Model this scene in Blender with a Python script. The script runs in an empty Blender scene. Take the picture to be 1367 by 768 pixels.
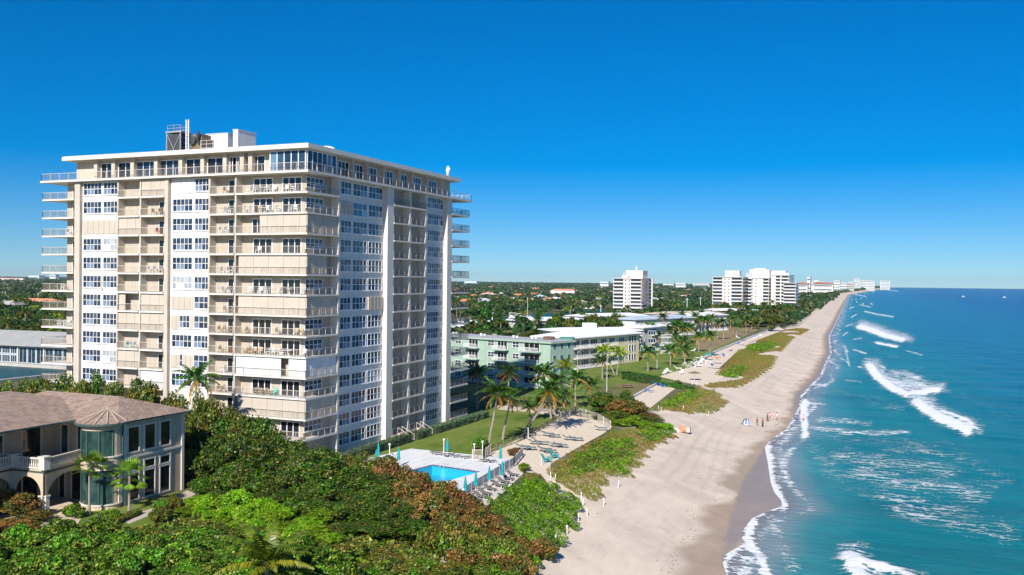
import bpy, bmesh, math, random
import numpy as np
from mathutils import Vector, Matrix
random.seed(7); rng = np.random.default_rng(7)
S = bpy.context.scene
COL = S.collection
PI = math.pi
R = math.radians

# ------------------------------------------------------------------ camera model (solved from the photograph)
F_PX, YAW, PITCH, ROLL, CAMZ = 1245.06, 0.401099, -0.00781903, 0.0107349, 30.0
def _basis():
    cy, sy = math.cos(YAW), math.sin(YAW)
    f = np.array([-sy*math.cos(PITCH), cy*math.cos(PITCH), math.sin(PITCH)])
    r = np.array([cy, sy, 0.0]); u = np.cross(r, f)
    return r*math.cos(ROLL)+u*math.sin(ROLL), -r*math.sin(ROLL)+u*math.cos(ROLL), f
CR, CU, CF = _basis()
def ray(x, y):
    return CF + CR*(x-683.5)/F_PX - CU*(y-384)/F_PX
def at(x, y, z=3.5):
    d = ray(x, y); t = (z-CAMZ)/d[2]
    return (float(d[0]*t), float(d[1]*t))
def atY(x, y, Y):
    d = ray(x, y); t = Y/d[1]
    return (float(d[0]*t), Y, float(CAMZ+d[2]*t))
def pix(P):
    P = np.asarray(P, float) - np.array([0, 0, CAMZ]); d = P@CF
    d = np.where(np.abs(d) < 1e-3, 1e-3, d)
    return 683.5+F_PX*(P@CR)/d, 384-F_PX*(P@CU)/d, d

# ------------------------------------------------------------------ coastline
_wl = [(970,768),(965,752),(967,741),(990,728),(992,707),(1004,692),(1026,682),(1044,676),(1043,668),(1034,658),(1029,645),(1025,618),(1021,598),
       (1026,590),(1043,577),(1052,570),(1058,558),(1066,545),(1069,528),(1082,514),(1094,503),(1102,483),(1108,472),(1107,461),(1106,449),(1114,434),(1123,415),(1129,402),(1134,393.5)]
_w = sorted([at(x, y, 0.0)[::-1] for x, y in _wl])
WY = np.array([-400.]+[a for a, b in _w]+[4600., 6500., 9800., 20000.])
WX = np.array([-14.]+[b for a, b in _w]+[-150., -150., -130., -100.])
def xw(Y):
    return np.interp(Y, WY, WX)
_w0 = [(892,768),(915,725),(934,690),(965,640),(1000,596),(1012,585),(1050,549),(1058,528),(1075,503),(1090,482),(1099,468),(1098,452),(1107,434),(1118,414),(1126,401)]
_d0 = sorted([at(x, y, 1.0)[::-1] for x, y in _w0])
DY = np.array([-400.]+[a for a, b in _d0]+[9800.]); DS = np.array([_d0[0][1]-xw(_d0[0][0])]+[b-xw(a) for a, b in _d0]+[-3.])
def sstep(a, b, x):
    t = np.clip((np.asarray(x, float)-a)/(b-a), 0, 1); return t*t*(3-2*t)
WXs = None
_ysm = np.linspace(-400, 10000, 20801); _k = np.hanning(181); _k /= _k.sum(); _xsm = np.convolve(np.pad(np.interp(_ysm, WY, WX), 90, mode='edge'), _k, 'valid')
def zt(X, Y):
    s0 = np.asarray(X, float) - xw(Y); s1 = np.asarray(X, float)-np.interp(Y, _ysm, _xsm); f = sstep(1.5, 9, np.abs(s0)); s = s0*(1-f)+s1*f
    z = np.where(s >= 0, np.maximum(-0.06*s, -3), 3.5*sstep(0, 1, np.clip(-s, 0, 30)/26*0.93+0.0)*1.0)
    z = np.where(s < 0, np.minimum(3.5, (-s)*0.07 + 3.5*sstep(4, 20, -s)*0.66), z)
    z = np.where(-s > 18.5, 3.5, z)
    inl = sstep(-140, -200, np.asarray(X, float)*1.0) if False else np.clip((-140-np.asarray(X, float))/60, 0, 1)
    z = np.where(s < -30, 3.5-2.5*inl*inl*(3-2*inl), z)
    return z
def gt(x, y):
    z = 3.0
    for _ in range(12):
        X, Y = at(x, y, z); z = 0.5*z+0.5*float(zt(X, Y))
    return X, Y, float(zt(X, Y))

# ------------------------------------------------------------------ materials
def lin(c):
    return tuple((v/12.92 if v <= 0.04045 else ((v+0.055)/1.055)**2.4) for v in c)
def hx(h):
    h = h.lstrip('#'); return lin(tuple(int(h[i:i+2], 16)/255 for i in (0, 2, 4)))
MATS = {}
class NT:
    def __init__(s, name):
        s.m = bpy.data.materials.new(name); s.m.use_nodes = True; s.t = s.m.node_tree; s.n = s.t.nodes; s.l = s.t.links
        s.b = s.n['Principled BSDF']; s.out = s.n['Material Output']
    def N(s, typ, **k):
        n = s.n.new(typ)
        for a, v in k.items():
            if a.startswith('_'): setattr(n, a[1:], v)
            else: n.inputs[a.replace('__', ' ')].default_value = v
        return n
    def L(s, a, b): s.l.new(a, b)
    def ramp(s, fac, stops, interp='LINEAR'):
        r = s.n.new('ShaderNodeValToRGB'); r.color_ramp.interpolation = interp
        e = r.color_ramp.elements
        while len(e) < len(stops): e.new(0.5)
        for i, (p, c) in enumerate(stops):
            e[i].position = p; e[i].color = (*c, 1) if len(c) == 3 else c
        s.L(fac, r.inputs['Fac']); return r.outputs['Color']
    def noise(s, scale, detail=4, rough=.55, vec=None, dist=0):
        n = s.N('ShaderNodeTexNoise', Scale=scale, Detail=detail, Roughness=rough, Distortion=dist)
        if vec is not None: s.L(vec, n.inputs['Vector'])
        return n
    def mix(s, f, a, b, typ='MIX'):
        m = s.n.new('ShaderNodeMix'); m.data_type = 'RGBA'; m.blend_type = typ; m.clamp_factor = True
        for sock, v in ((m.inputs[0], f), (m.inputs[6], a), (m.inputs[7], b)):
            if hasattr(v, 'links'): s.L(v, sock)
            elif isinstance(v, (int, float)): sock.default_value = v
            else: sock.default_value = (*v, 1)
        return m.outputs[2]
    def math(s, op, a, b=0.0):
        m = s.n.new('ShaderNodeMath'); m.operation = op
        for sock, v in ((m.inputs[0], a), (m.inputs[1], b)):
            if hasattr(v, 'links'): s.L(v, sock)
            else: sock.default_value = v
        return m.outputs[0]
    def bump(s, h, strength=.3, dist=.1):
        b = s.N('ShaderNodeBump', Strength=strength, Distance=dist); s.L(h, b.inputs['Height']); s.L(b.outputs[0], s.b.inputs['Normal']); return b
    def coord(s): return s.n.new('ShaderNodeTexCoord').outputs['Object']
    def pos(s): return s.n.new('ShaderNodeNewGeometry').outputs['Position']
def plain(name, col, rough=.7, var=.12, scale=1.2, metal=0, streak=False, spec=.4):
    if name in MATS: return MATS[name]
    t = NT(name); c = col if not isinstance(col, str) else hx(col)
    p = t.pos()
    n = t.noise(scale, 6, .6, p)
    a = tuple(max(0, v*(1-var)) for v in c); b = tuple(min(1, v*(1+var*.6)) for v in c)
    o = t.ramp(n.outputs[0], [(.3, a), (.7, b)])
    if streak:
        mp = t.N('ShaderNodeMapping'); mp.inputs['Scale'].default_value = (1.6, 1.6, .12); t.L(p, mp.inputs['Vector'])
        n2 = t.noise(1.5, 5, .6, mp.outputs[0])
        f = t.ramp(n2.outputs[0], [(.42, (0, 0, 0)), (.75, (.75, .75, .75))])
        o = t.mix(f, o, tuple(v*k_ for v, k_ in zip(c, (.74, .71, .66))))
    t.L(o, t.b.inputs['Base Color']); t.b.inputs['Roughness'].default_value = rough; t.b.inputs['Metallic'].default_value = metal
    t.b.inputs['Specular IOR Level'].default_value = spec
    MATS[name] = t.m; return t.m
def glass(name, col, var=.5, rough=.08, scale=.9, hi=None):
    if name in MATS: return MATS[name]
    t = NT(name); c = hx(col) if isinstance(col, str) else col
    n = t.noise(scale, 3, .5, t.pos()); hi = hi or tuple(min(1, v*(1+var*2)+.01) for v in c)
    g = t.n.new('ShaderNodeNewGeometry')
    isl = t.ramp(g.outputs['Random Per Island'], [(0, c), (.55, c), (.8, hi), (.97, tuple(min(1, v*3.2+.05) for v in hi))])
    o = t.mix(.35, isl, t.ramp(n.outputs[0], [(.35, tuple(v*(1-var) for v in c)), (.7, hi)]))
    t.L(o, t.b.inputs['Base Color']); t.b.inputs['Roughness'].default_value = rough
    t.b.inputs['Specular IOR Level'].default_value = .6
    MATS[name] = t.m; return t.m
def leafmat(name, stops, trans=.25, rough=.45, patch=None, pscale=.25, spec=.35, cl=.9):
    if name in MATS: return MATS[name]
    t = NT(name)
    g = t.n.new('ShaderNodeNewGeometry'); oi = t.n.new('ShaderNodeObjectInfo')
    nc = t.noise(cl, 3, .6, t.pos()); fc = t.math('MULTIPLY_ADD', g.outputs['Random Per Island'], .5); t.L(t.math('SUBTRACT', t.math('MULTIPLY', nc.outputs[0], 1.3), .42), fc.node.inputs[2])
    c = t.ramp(fc, [(p, hx(k)) for p, k in stops])
    hs = t.N('ShaderNodeHueSaturation'); t.L(c, hs.inputs['Color'])
    h = t.math('MULTIPLY_ADD', oi.outputs['Random'], .03); h.node.inputs[2].default_value = .48
    v = t.math('MULTIPLY_ADD', oi.outputs['Random'], .75); v.node.inputs[2].default_value = .7
    t.L(h, hs.inputs['Hue']); t.L(v, hs.inputs['Value'])
    o = hs.outputs[0]
    if patch:
        n = t.noise(pscale, 5, .6, t.pos()); f = t.ramp(n.outputs[0], [(.44, (0, 0, 0)), (.58, (1, 1, 1))])
        o = t.mix(f, o, t.ramp(g.outputs['Random Per Island'], [(p, hx(k)) for p, k in patch]))
    t.L(o, t.b.inputs['Base Color']); t.b.inputs['Roughness'].default_value = rough; t.b.inputs['Specular IOR Level'].default_value = spec
    tr = t.n.new('ShaderNodeBsdfTranslucent'); t.L(o, tr.inputs['Color'])
    mx = t.N('ShaderNodeMixShader'); mx.inputs[0].default_value = trans
    t.L(t.b.outputs[0], mx.inputs[1]); t.L(tr.outputs[0], mx.inputs[2]); t.L(mx.outputs[0], t.out.inputs['Surface'])
    MATS[name] = t.m; return t.m

M_white = plain('white_stucco', (.66, .655, .64), .8, .06, .5, streak=True)
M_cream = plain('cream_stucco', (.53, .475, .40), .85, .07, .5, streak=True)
M_balc = plain('shaded_balcony_wall', (.46,.405,.335), .88, .10, .6, streak=True)  # tan cream darkened, so the colour carries the shade of deeper balconies
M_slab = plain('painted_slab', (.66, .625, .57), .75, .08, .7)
M_blind = plain('tan_blind', (.50, .44, .365), .8, .07, .4)
M_blindw = plain('pale_blind', (.66, .68, .70), .7, .06, .4)
M_rail = plain('bronze_rail', (.36, .31, .26), .5, .1, 2)
M_railtop = plain('cream_rail', (.60, .55, .48), .5, .05, 2)
M_frame = plain('white_frame', (.80, .80, .80), .5, .03)
M_glass = glass('window_glass', (.012, .022, .05), hi=(.07, .10, .15))
M_door = glass('door_glass', (.008, .010, .014), hi=(.035, .045, .06))
M_dark = plain('dark_metal', (.05, .055, .06), .6, .2)
M_grey = plain('grey_metal', (.30, .31, .32), .55, .15)
M_galv = plain('galvanised', (.55, .56, .57), .45, .1)
M_roofg = plain('gravel_roof', (.42, .43, .45), .9, .15, 2)
M_roofw = plain('white_roof', (.82, .82, .82), .6, .05, .3)
M_plastic = plain('white_plastic', (.80, .80, .78), .4, .03)
M_wood = plain('weathered_wood', (.28, .22, .16), .8, .25, 4)
M_bark = plain('palm_bark', (.30, .26, .21), .9, .3, 5)
M_bark2 = plain('tree_bark', (.14, .11, .08), .9, .3, 4)
M_teal = plain('teal_canvas', (.0, .30, .32), .7, .1, 3)
M_lounge = plain('lounger_mesh', (.17, .16, .15), .7, .2, 5)
M_loungeg = plain('grey_green_slats', (.16, .19, .19), .7, .25, 6)
M_blue = plain('blue_fabric', (.02, .10, .42), .7, .15, 3)
_t = NT('pool_deck_tiles'); _p = _t.pos(); _b = _t.n.new('ShaderNodeTexBrick'); _b.inputs['Scale'].default_value = 1; _b.inputs['Brick Width'].default_value = 1.8; _b.inputs['Row Height'].default_value = 1.8; _b.inputs['Mortar Size'].default_value = .03; _b.offset = 0
_b.inputs['Color1'].default_value = (.74,.74,.745,1); _b.inputs['Color2'].default_value = (.70,.70,.705,1); _b.inputs['Mortar'].default_value = (.42,.41,.40,1); _t.L(_p, _b.inputs['Vector']); _n = _t.noise(.6, 6, .65, _p)
_t.L(_t.mix(_t.ramp(_n.outputs[0], [(.5, (0,0,0)), (.75, (.6,.6,.6))]), _b.outputs['Color'], (.50,.48,.45)), _t.b.inputs['Base Color']); _t.b.inputs['Roughness'].default_value = .75; M_deck = _t.m
M_tan = plain('tan_paving', (.60, .50, .38), .85, .12, .8)
M_green = plain('mint_stucco', (.335, .46, .38), .85, .08, .5, streak=True)
M_green_shade = plain('shaded_green_stucco', (.10, .30, .22), .85, .08, .5)  # green darkened: the shade of the recessed wing is put into the colour
M_yel = plain('pale_yellow_stucco', (.68, .60, .40), .85, .08, .5)
M_pink = plain('pale_pink_stucco', (.74, .64, .58), .85, .05, .2)

# ------------------------------------------------------------------ mesh builder
class MB:
    def __init__(s): s.v = []; s.f = []; s.mi = []; s.ms = []; s.cur = 0
    def mat(s, m):
        if m not in s.ms: s.ms.append(m)
        s.cur = s.ms.index(m); return s
    def poly(s, pts):
        n = len(s.v); s.v += [tuple(p) for p in pts]; s.f.append(tuple(range(n, n+len(pts)))); s.mi.append(s.cur); return s
    def box(s, x0, x1, y0, y1, z0, z1):
        if x0 > x1: x0, x1 = x1, x0
        if y0 > y1: y0, y1 = y1, y0
        if z0 > z1: z0, z1 = z1, z0
        n = len(s.v)
        s.v += [(x0,y0,z0),(x1,y0,z0),(x1,y1,z0),(x0,y1,z0),(x0,y0,z1),(x1,y0,z1),(x1,y1,z1),(x0,y1,z1)]
        for q in ((0,3,2,1),(4,5,6,7),(0,1,5,4),(1,2,6,5),(2,3,7,6),(3,0,4,7)):
            s.f.append(tuple(n+i for i in q)); s.mi.append(s.cur)
        return s
    def bar(s, a, b, w, h=None):
        a, b = Vector(a), Vector(b); d = b-a
        if d.length < 1e-6: return s
        h = h or w; d.normalize(); up = Vector((0,0,1)) if abs(d.z) < .95 else Vector((1,0,0))
        x = d.cross(up).normalized()*w/2; y = x.cross(d).normalized()*h/2; n = len(s.v)
        for p in (a, b):
            for sx, sy in ((-1,-1),(1,-1),(1,1),(-1,1)): s.v.append(tuple(p+x*sx+y*sy))
        for q in ((0,1,2,3),(7,6,5,4),(0,4,5,1),(1,5,6,2),(2,6,7,3),(3,7,4,0)):
            s.f.append(tuple(n+i for i in q)); s.mi.append(s.cur)
        return s
    def tube(s, pts, rad, k=8, cap=True):
        pts = [Vector(p) for p in pts]; n0 = len(s.v)
        rad = rad if isinstance(rad, (list, tuple)) else [rad]*len(pts)
        for i, p in enumerate(pts):
            d = (pts[min(i+1, len(pts)-1)]-pts[max(i-1, 0)]).normalized()
            up = Vector((0,0,1)) if abs(d.z) < .9 else Vector((1,0,0))
            x = d.cross(up).normalized(); y = x.cross(d).normalized()
            for j in range(k):
                a = 2*PI*j/k; s.v.append(tuple(p+(x*math.cos(a)+y*math.sin(a))*rad[i]))
        for i in range(len(pts)-1):
            for j in range(k):
                s.f.append((n0+i*k+j, n0+i*k+(j+1)%k, n0+(i+1)*k+(j+1)%k, n0+(i+1)*k+j)); s.mi.append(s.cur)
        if cap:
            s.f.append(tuple(n0+j for j in range(k))[::-1]); s.mi.append(s.cur)
            s.f.append(tuple(n0+(len(pts)-1)*k+j for j in range(k))); s.mi.append(s.cur)
        return s
    def prism(s, poly, z0, z1):
        n = len(s.v); k = len(poly)
        s.v += [(p[0], p[1], z0) for p in poly]+[(p[0], p[1], z1) for p in poly]
        s.f.append(tuple(range(n+k-1, n-1, -1))); s.mi.append(s.cur); s.f.append(tuple(range(n+k, n+2*k))); s.mi.append(s.cur)
        for i in range(k):
            j = (i+1) % k; s.f.append((n+i, n+j, n+k+j, n+k+i)); s.mi.append(s.cur)
        return s
    def build(s, name, parent=None, smooth=False):
        me = bpy.data.meshes.new(name); me.from_pydata(s.v, [], s.f)
        for m in s.ms: me.materials.append(m)
        if len(s.ms) > 1: me.polygons.foreach_set('material_index', s.mi)
        if smooth: me.polygons.foreach_set('use_smooth', [True]*len(s.f))
        me.update()
        o = bpy.data.objects.new(name, me); COL.objects.link(o)
        if parent is not None: o.parent = parent
        return o
def tag(o, label=None, cat=None, group=None, kind=None):
    if label: o['label'] = label
    if cat: o['category'] = cat
    if group: o['group'] = group
    if kind: o['kind'] = kind
    return o
def empty(name, loc=(0,0,0), rz=0):
    o = bpy.data.objects.new(name, None); COL.objects.link(o); o.location = loc; o.rotation_euler = (0,0,rz); o.empty_display_size = .5
    return o
KIDS = {}
def kids(o): return [c for c in bpy.data.objects if c.parent == o] if o.name not in KIDS else KIDS[o.name]
def copy_tree(o, parent=None):
    c = o.copy(); COL.objects.link(c); c.parent = parent
    ks = kids(o); KIDS[o.name] = ks
    for k in ks: copy_tree(k, c)
    return c
def sheet(name, pts, z, mat, kind='structure'):
    m = MB().mat(mat); m.poly([(x, y, z) for x, y in pts])
    o = m.build(name); o['kind'] = kind; return o
ORD = 'first second third fourth fifth sixth seventh eighth ninth tenth eleventh twelfth thirteenth fourteenth fifteenth sixteenth seventeenth eighteenth nineteenth twentieth'.split()

# ================================================================== TERRAIN
def grid_mesh(name, ss, yy, zfun, mat, attrs):
    Sg, Yg = np.meshgrid(ss, yy); Xg = Sg + xw(Yg); Zg = zfun(Xg, Yg)
    ny, nx = Sg.shape; co = np.stack([Xg, Yg, Zg], -1).reshape(-1, 3)
    i = np.arange(ny*nx).reshape(ny, nx)
    q = np.stack([i[:-1,:-1], i[:-1,1:], i[1:,1:], i[1:,:-1]], -1).reshape(-1, 4)
    if name == 'ground':
        cc = co[q].mean(1); cen = np.array(at(602, 634, 3.5)); q = q[~(np.hypot(cc[:,0]-cen[0], cc[:,1]-cen[1]) < 9.5)]
    me = bpy.data.meshes.new(name); me.vertices.add(len(co)); me.vertices.foreach_set('co', co.ravel())
    me.loops.add(q.size); me.loops.foreach_set('vertex_index', q.ravel().astype(np.int32))
    me.polygons.add(len(q)); me.polygons.foreach_set('loop_start', np.arange(0, q.size, 4, dtype=np.int32))
    me.polygons.foreach_set('loop_total', np.full(len(q), 4, np.int32)); me.polygons.foreach_set('use_smooth', np.ones(len(q), bool))
    me.update(calc_edges=True)
    for an, fn in attrs.items():
        v = fn(Xg, Yg, Sg)
        if v.ndim == 3:
            a = me.attributes.new(an, 'FLOAT_COLOR', 'POINT'); a.data.foreach_set('color', np.concatenate([v, np.ones(v.shape[:2]+(1,))], -1).astype(np.float32).ravel())
        else:
            a = me.attributes.new(an, 'FLOAT', 'POINT'); a.data.foreach_set('value', v.astype(np.float32).ravel())
    me.materials.append(mat)
    o = bpy.data.objects.new(name, me); COL.objects.link(o); o['kind'] = 'structure'; return o
ys = [-60.]
while ys[-1] < 9800: ys.append(ys[-1] + (2.5 if ys[-1] < 50 else max(.7, .008*ys[-1])))
ys = np.array(ys)
def inpoly(px, py, poly):
    inside = np.zeros(px.shape, bool); n = len(poly)
    for i in range(n):
        x1, y1 = poly[i]; x2, y2 = poly[(i+1) % n]
        c = ((y1 > py) != (y2 > py)) & (px < (x2-x1)*(py-y1)/((y2-y1) or 1e-9)+x1); inside ^= c
    return inside
def polydist(x, y, pts):
    d = np.full(x.shape, 1e9)
    for (x1, y1), (x2, y2) in zip(pts[:-1], pts[1:]):
        dx, dy = x2-x1, y2-y1; t = np.clip(((x-x1)*dx+(y-y1)*dy)/(dx*dx+dy*dy+1e-9), 0, 1)
        d = np.minimum(d, np.hypot(x-x1-t*dx, y-y1-t*dy))
    return d
_film = [at(x, y, .2) for x, y in [(966,745),(966,722),(975,690),(992,642),(1016,604),(1021,592),(1034,649),(1052,680),(1008,694),(994,712)]]
def a_wet(X, Y, s):
    w = np.where(inpoly(X, Y, _film), 1., 0.)*np.where(s < 1, 1, 0)
    w = np.maximum(w, sstep(-2.2, -.6, s)*sstep(215, 240, Y)); return w
def a_damp(X, Y, s):
    d0 = np.interp(Y, DY, DS) + .5*np.sin(Y*.35)+.35*np.sin(Y*.9+1)
    return sstep(-1.1, 1.1, s-d0)
def a_trk(X, Y, s):
    v = np.zeros_like(X); s = X-np.interp(Y, _ysm, _xsm)
    for c, a, f, ph in ((-8.5, 1.2, .017, 0), (-11.2, .9, .023, 2), (-13.5, 1.0, .013, 4)):
        line = c+a*np.sin(Y*f+ph)
        for o in (-.85, .85): v = np.maximum(v, np.exp(-((s-line-o)/.28)**2))
    return v*(.5+.5*np.sin(Y*.05))
def a_inland(X, Y, s): return sstep(-22, -26, s)
def terr_mat():
    t = NT('sand_and_soil'); p = t.pos()
    A = lambda n: t.N('ShaderNodeAttribute', _attribute_name=n).outputs['Fac']
    n1 = t.noise(.35, 8, .65, p); n2 = t.noise(4, 5, .7, p)
    mp = t.N('ShaderNodeMapping'); mp.inputs['Scale'].default_value = (1.0, .16, 1); t.L(p, mp.inputs[0])
    tr = t.noise(.8, 7, .68, mp.outputs[0], 1.6)      # vehicle and tide lines along the shore
    dry = t.ramp(n1.outputs[0], [(.32, (.545, .445, .355)), (.68, (.68, .57, .46))])
    dry = t.mix(t.ramp(tr.outputs[0], [(.42, (0,0,0)), (.7, (.55,.55,.55))]), dry, (.47, .39, .32))
    dry = t.mix(t.ramp(n2.outputs[0], [(.55, (0,0,0)), (.75, (.5,.5,.5))]), dry, (.44, .365, .30))
    damp = t.ramp(n1.outputs[0], [(.3, (.33, .25, .185)), (.7, (.41, .32, .24))])
    n5 = t.noise(.07, 5, .6, p, 1.2)
    dry = t.mix(t.ramp(n5.outputs[0], [(.42, (0,0,0)), (.62, (.7,.7,.7))]), dry, (.73, .615, .485))
    dry = t.mix(t.math('MULTIPLY', A('trk'), .32), dry, (.40, .335, .28))
    c = t.mix(A('damp'), dry, damp)
    wet = t.ramp(n1.outputs[0], [(.3, (.30, .235, .195)), (.7, (.35, .275, .225))])
    c = t.mix(A('wet'), c, wet)
    n3 = t.noise(.09, 8, .7, p)
    inl = t.ramp(n3.outputs[0], [(.3, (.05, .075, .02)), (.5, (.10, .12, .04)), (.62, (.20, .16, .09)), (.75, (.34, .28, .2))])
    c = t.mix(A('inland'), c, inl)
    t.L(c, t.b.inputs['Base Color'])
    rg = t.mix(A('wet'), (.95,.95,.95), (.42,.42,.42)); t.L(rg, t.b.inputs['Roughness']); t.b.inputs['Specular IOR Level'].default_value = .35
    h = t.mix(.5, n2.outputs[0], tr.outputs[0]); hh = t.math('MULTIPLY', h, t.math('SUBTRACT', 1.0, A('damp')))
    t.bump(hh, .45, .16)
    return t.m
ss = np.concatenate([-np.geomspace(9000, 61, 40), -np.arange(60, 22, -1.), np.arange(-22, 6, .4), np.array([8, 14, 30, 80, 300])])
terrain = grid_mesh('ground', ss, ys, lambda X, Y: zt(X, Y), terr_mat(), {'damp': a_damp, 'wet': a_wet, 'inland': a_inland, 'trk': a_trk})

# ================================================================== SEA
# strokes of white water: points (as seen), half width in m-ish scaled pixels, strength
STR = [
 ([(1148,437),(1165,442),(1182,449),(1205,455)], 5.5, 1.05, 1), ([(1171,459),(1185,462),(1197,464)], 2.2, .9, 1),
 ([(1161,490),(1172,505),(1190,519),(1210,528),(1230,526),(1250,522)], 6.5, 1.05, 1),
 ([(1190,512),(1215,512),(1238,518)], 14, .62, 0), ([(1175,500),(1205,498),(1225,506)], 8, .5, 0),
 ([(1224,539),(1240,551),(1256,562),(1272,567),(1290,577)], 8, 1.1, 1), ([(1258,552),(1280,560),(1297,568)], 5, .8, 1),
 ([(1134,745),(1140,762),(1150,775)], 11, 1.05, 1), ([(1150,755),(1175,758),(1200,766),(1225,775)], 7, .72, 1),
 ([(1140,393),(1156,396)], .7, .7, 0), ([(1148,407),(1162,410)], .9, .75, 0), ([(1155,416),(1172,420),(1192,423)], 1.5, .8, 0),
 ([(1148,436),(1162,436)], 1.5, .8, 0), ([(1140,467),(1156,472)], 1.5, .75, 0), ([(1170,488),(1182,492)], 1.8, .8, 0),
 ([(1146,490),(1160,494)], 1.6, .8, 0), ([(1155,479),(1170,482)], 2, .45, 0),
 ([(1075,536),(1073,548),(1073,560),(1075,575),(1074,583)], 4.5, 1.0, 0), ([(1083,538),(1100,540)], 3, .5, 0),
 ([(1066,514),(1082,512),(1102,516)], 1.2, .7, 0), ([(1134,489),(1131,476),(1128,468)], 1.2, .7, 0), ([(1092,512),(1101,516)], 1.2, .8, 0),
 ([(1090,600),(1130,640),(1200,665),(1290,690),(1350,700)], 26, .24, 0), ([(1100,575),(1180,590),(1260,600),(1340,640)], 20, .24, 0), ([(1095,520),(1150,530),(1200,545)], 14, .22, 0), ([(1150,450),(1200,480),(1290,530),(1350,560)], 14, .17, 0),
 ([(1085,570),(1110,574),(1140,578),(1170,578),(1212,577)], 5, .5, 0), ([(1095,560),(1130,562),(1160,566)], 6, .42, 0),
 ([(1120,608),(1160,615),(1215,622),(1265,628)], 20, .34, 0), ([(1150,632),(1200,646),(1260,652),(1305,662)], 24, .35, 0), ([(1180,665),(1230,672),(1300,690)], 20, .34, 0),
 ([(1200,682),(1250,692),(1310,705),(1345,712)], 22, .34, 0), ([(1180,600),(1230,602),(1280,612)], 6, .33, 0),
 ([(1130,600),(1110,620)], 8, .3, 0), ([(1300,640),(1330,650)], 8, .3, 0),
 ([(1005,693),(998,715),(1006,735),(1018,748),(1022,768)], 7, .95, 0), ([(1023,596),(1029,640),(1040,665),(1044,678)], 7, .85, 0),
 ([(985,735),(1000,750),(990,768)], 14, .50, 0), ([(1040,600),(1045,640)], 8, .38, 0), ([(1030,690),(1040,720),(1060,760)], 10, .35, 0),
 ([(1045,590),(1062,570)], 8, .5, 0), ([(1078,520),(1110,480)], 5, .36, 0),
 ([(1131,470),(1127,462)], 1.5, .75, 0), ([(1126,448),(1131,444)], 1.2, .75, 0), ([(1130,436),(1138,433)], 1.2, .75, 0), ([(1137,424),(1143,420)], 1.0, .7, 0), ([(1134,412),(1140,410)], .8, .6, 0),
 ([(1122,478),(1132,484)], 1.3, .6, 0), ([(1140,453),(1150,452)], 1.2, .55, 0), ([(1210,468),(1230,474)], 1.6, .45, 0), ([(1130,508),(1150,510)], 2, .4, 0), ([(1185,387.5),(1200,389)], .6, .7, 0), ([(1150,388),(1142,392)], .8, .7, 0),
]
def foam_f(X, Y, s):
    P = np.stack([X, Y, np.zeros_like(X)], -1); px, py, d = pix(P)
    wob = 1.6*np.sin(px*.31+py*.12)+1.2*np.sin(px*.13-py*.45)
    F = np.zeros_like(X); ok = (d > 5)
    for pts, w, st, br in STR:
        if w < 2.0 and not br: st = min(st, .56); w = w*1.25
        # widths shrink vertically with perspective
        wk = min(1.0, w/5)
        dd = polydist(px+wob*.5*wk, (py+wob*.25*wk)*1.6, [(a, b*1.6) for a, b in pts])
        F = np.maximum(F, st*(1.22 if br else 1)*np.exp(-(dd/(w*(1.0 if br else 1.25)))**2)*ok)
        if br:
            d2 = polydist(px+wob, (py+wob*.4)*1.6, [(a+w*.5, (b-w*.55)*1.6) for a, b in pts]); F = np.maximum(F, .50*st*np.exp(-(d2/(w*2.6))**2)*ok)
    shore = np.exp(-((s-.3-.25*np.sin(Y*.7+np.sin(Y*.23)*2))/(.42+.2*np.sin(Y*.37)))**2)*(.78+.18*np.sin(Y*.19+1))
    shore = np.maximum(shore, (.40+.12*np.sin(Y*.09))*np.exp(-((s-3.2-1.3*np.sin(Y*.11)-np.sin(Y*.043))/1.0)**2))
    F = np.maximum(F, shore)
    # breakers further up the coast
    far = np.zeros_like(X)
    for k, (s0, fr, ph) in enumerate([(9, .021, .4), (17, .013, 2), (27, .017, 4), (38, .009, 1)]):
        line = s0+.8*np.sin(Y*.004+ph)
        far = np.maximum(far, np.exp(-((s-line)/(1.2+.3*k))**2)*sstep(.45, .8, .5+.5*np.sin(Y*fr+ph)*np.sin(Y*fr*.37+2*ph)))
    F = np.maximum(F, .55*far*sstep(1100, 1600, Y))
    return F
def mixc(a, b, t): return a*(1-t[..., None])+b*t[..., None]
def sea_col(X, Y, s):
    C = lambda *v: np.array(v)[None, None]*np.ones(X.shape+(1,))
    c = C(.26, .225, .225)
    c = mixc(c, C(.24, .31, .33), sstep(.5, 3, s))
    w = .8*np.sin(Y*.05)+.8*np.sin(Y*.021+1)
    c = mixc(c, C(.04, .25, .265), sstep(3, 8, s+w*.6))
    c = mixc(c, C(.005, .185, .20), sstep(7, 14, s+w))
    c = mixc(c, C(.001, .138, .235), sstep(24, 70, s))
    c = mixc(c, C(.0, .072, .20), sstep(80, 240, s))
    c = mixc(c, C(.0, .046, .165), sstep(250, 1200, s))
    return c
def sea_z(X, Y):
    s = X-xw(Y); F = 0
    P = np.stack([X, Y, np.zeros_like(X)], -1); px, py, d = pix(P)
    z = .03*np.sin(Y*.9+X*.2)+.05*np.sin(Y*.31-X*.12)
    for pts, w, st, br in STR:
        if br:
            dd = polydist(px, py*1.6, [(a, b*1.6) for a, b in pts]); z = z+.55*st*np.exp(-(dd/(w*1.6))**2)*(d > 5)
    z += .12*sstep(12, 40, s)*np.sin((s*.9+Y*.35)*.35)*np.exp(-Y/600)
    return z*sstep(0, 5, s)+.0
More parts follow.
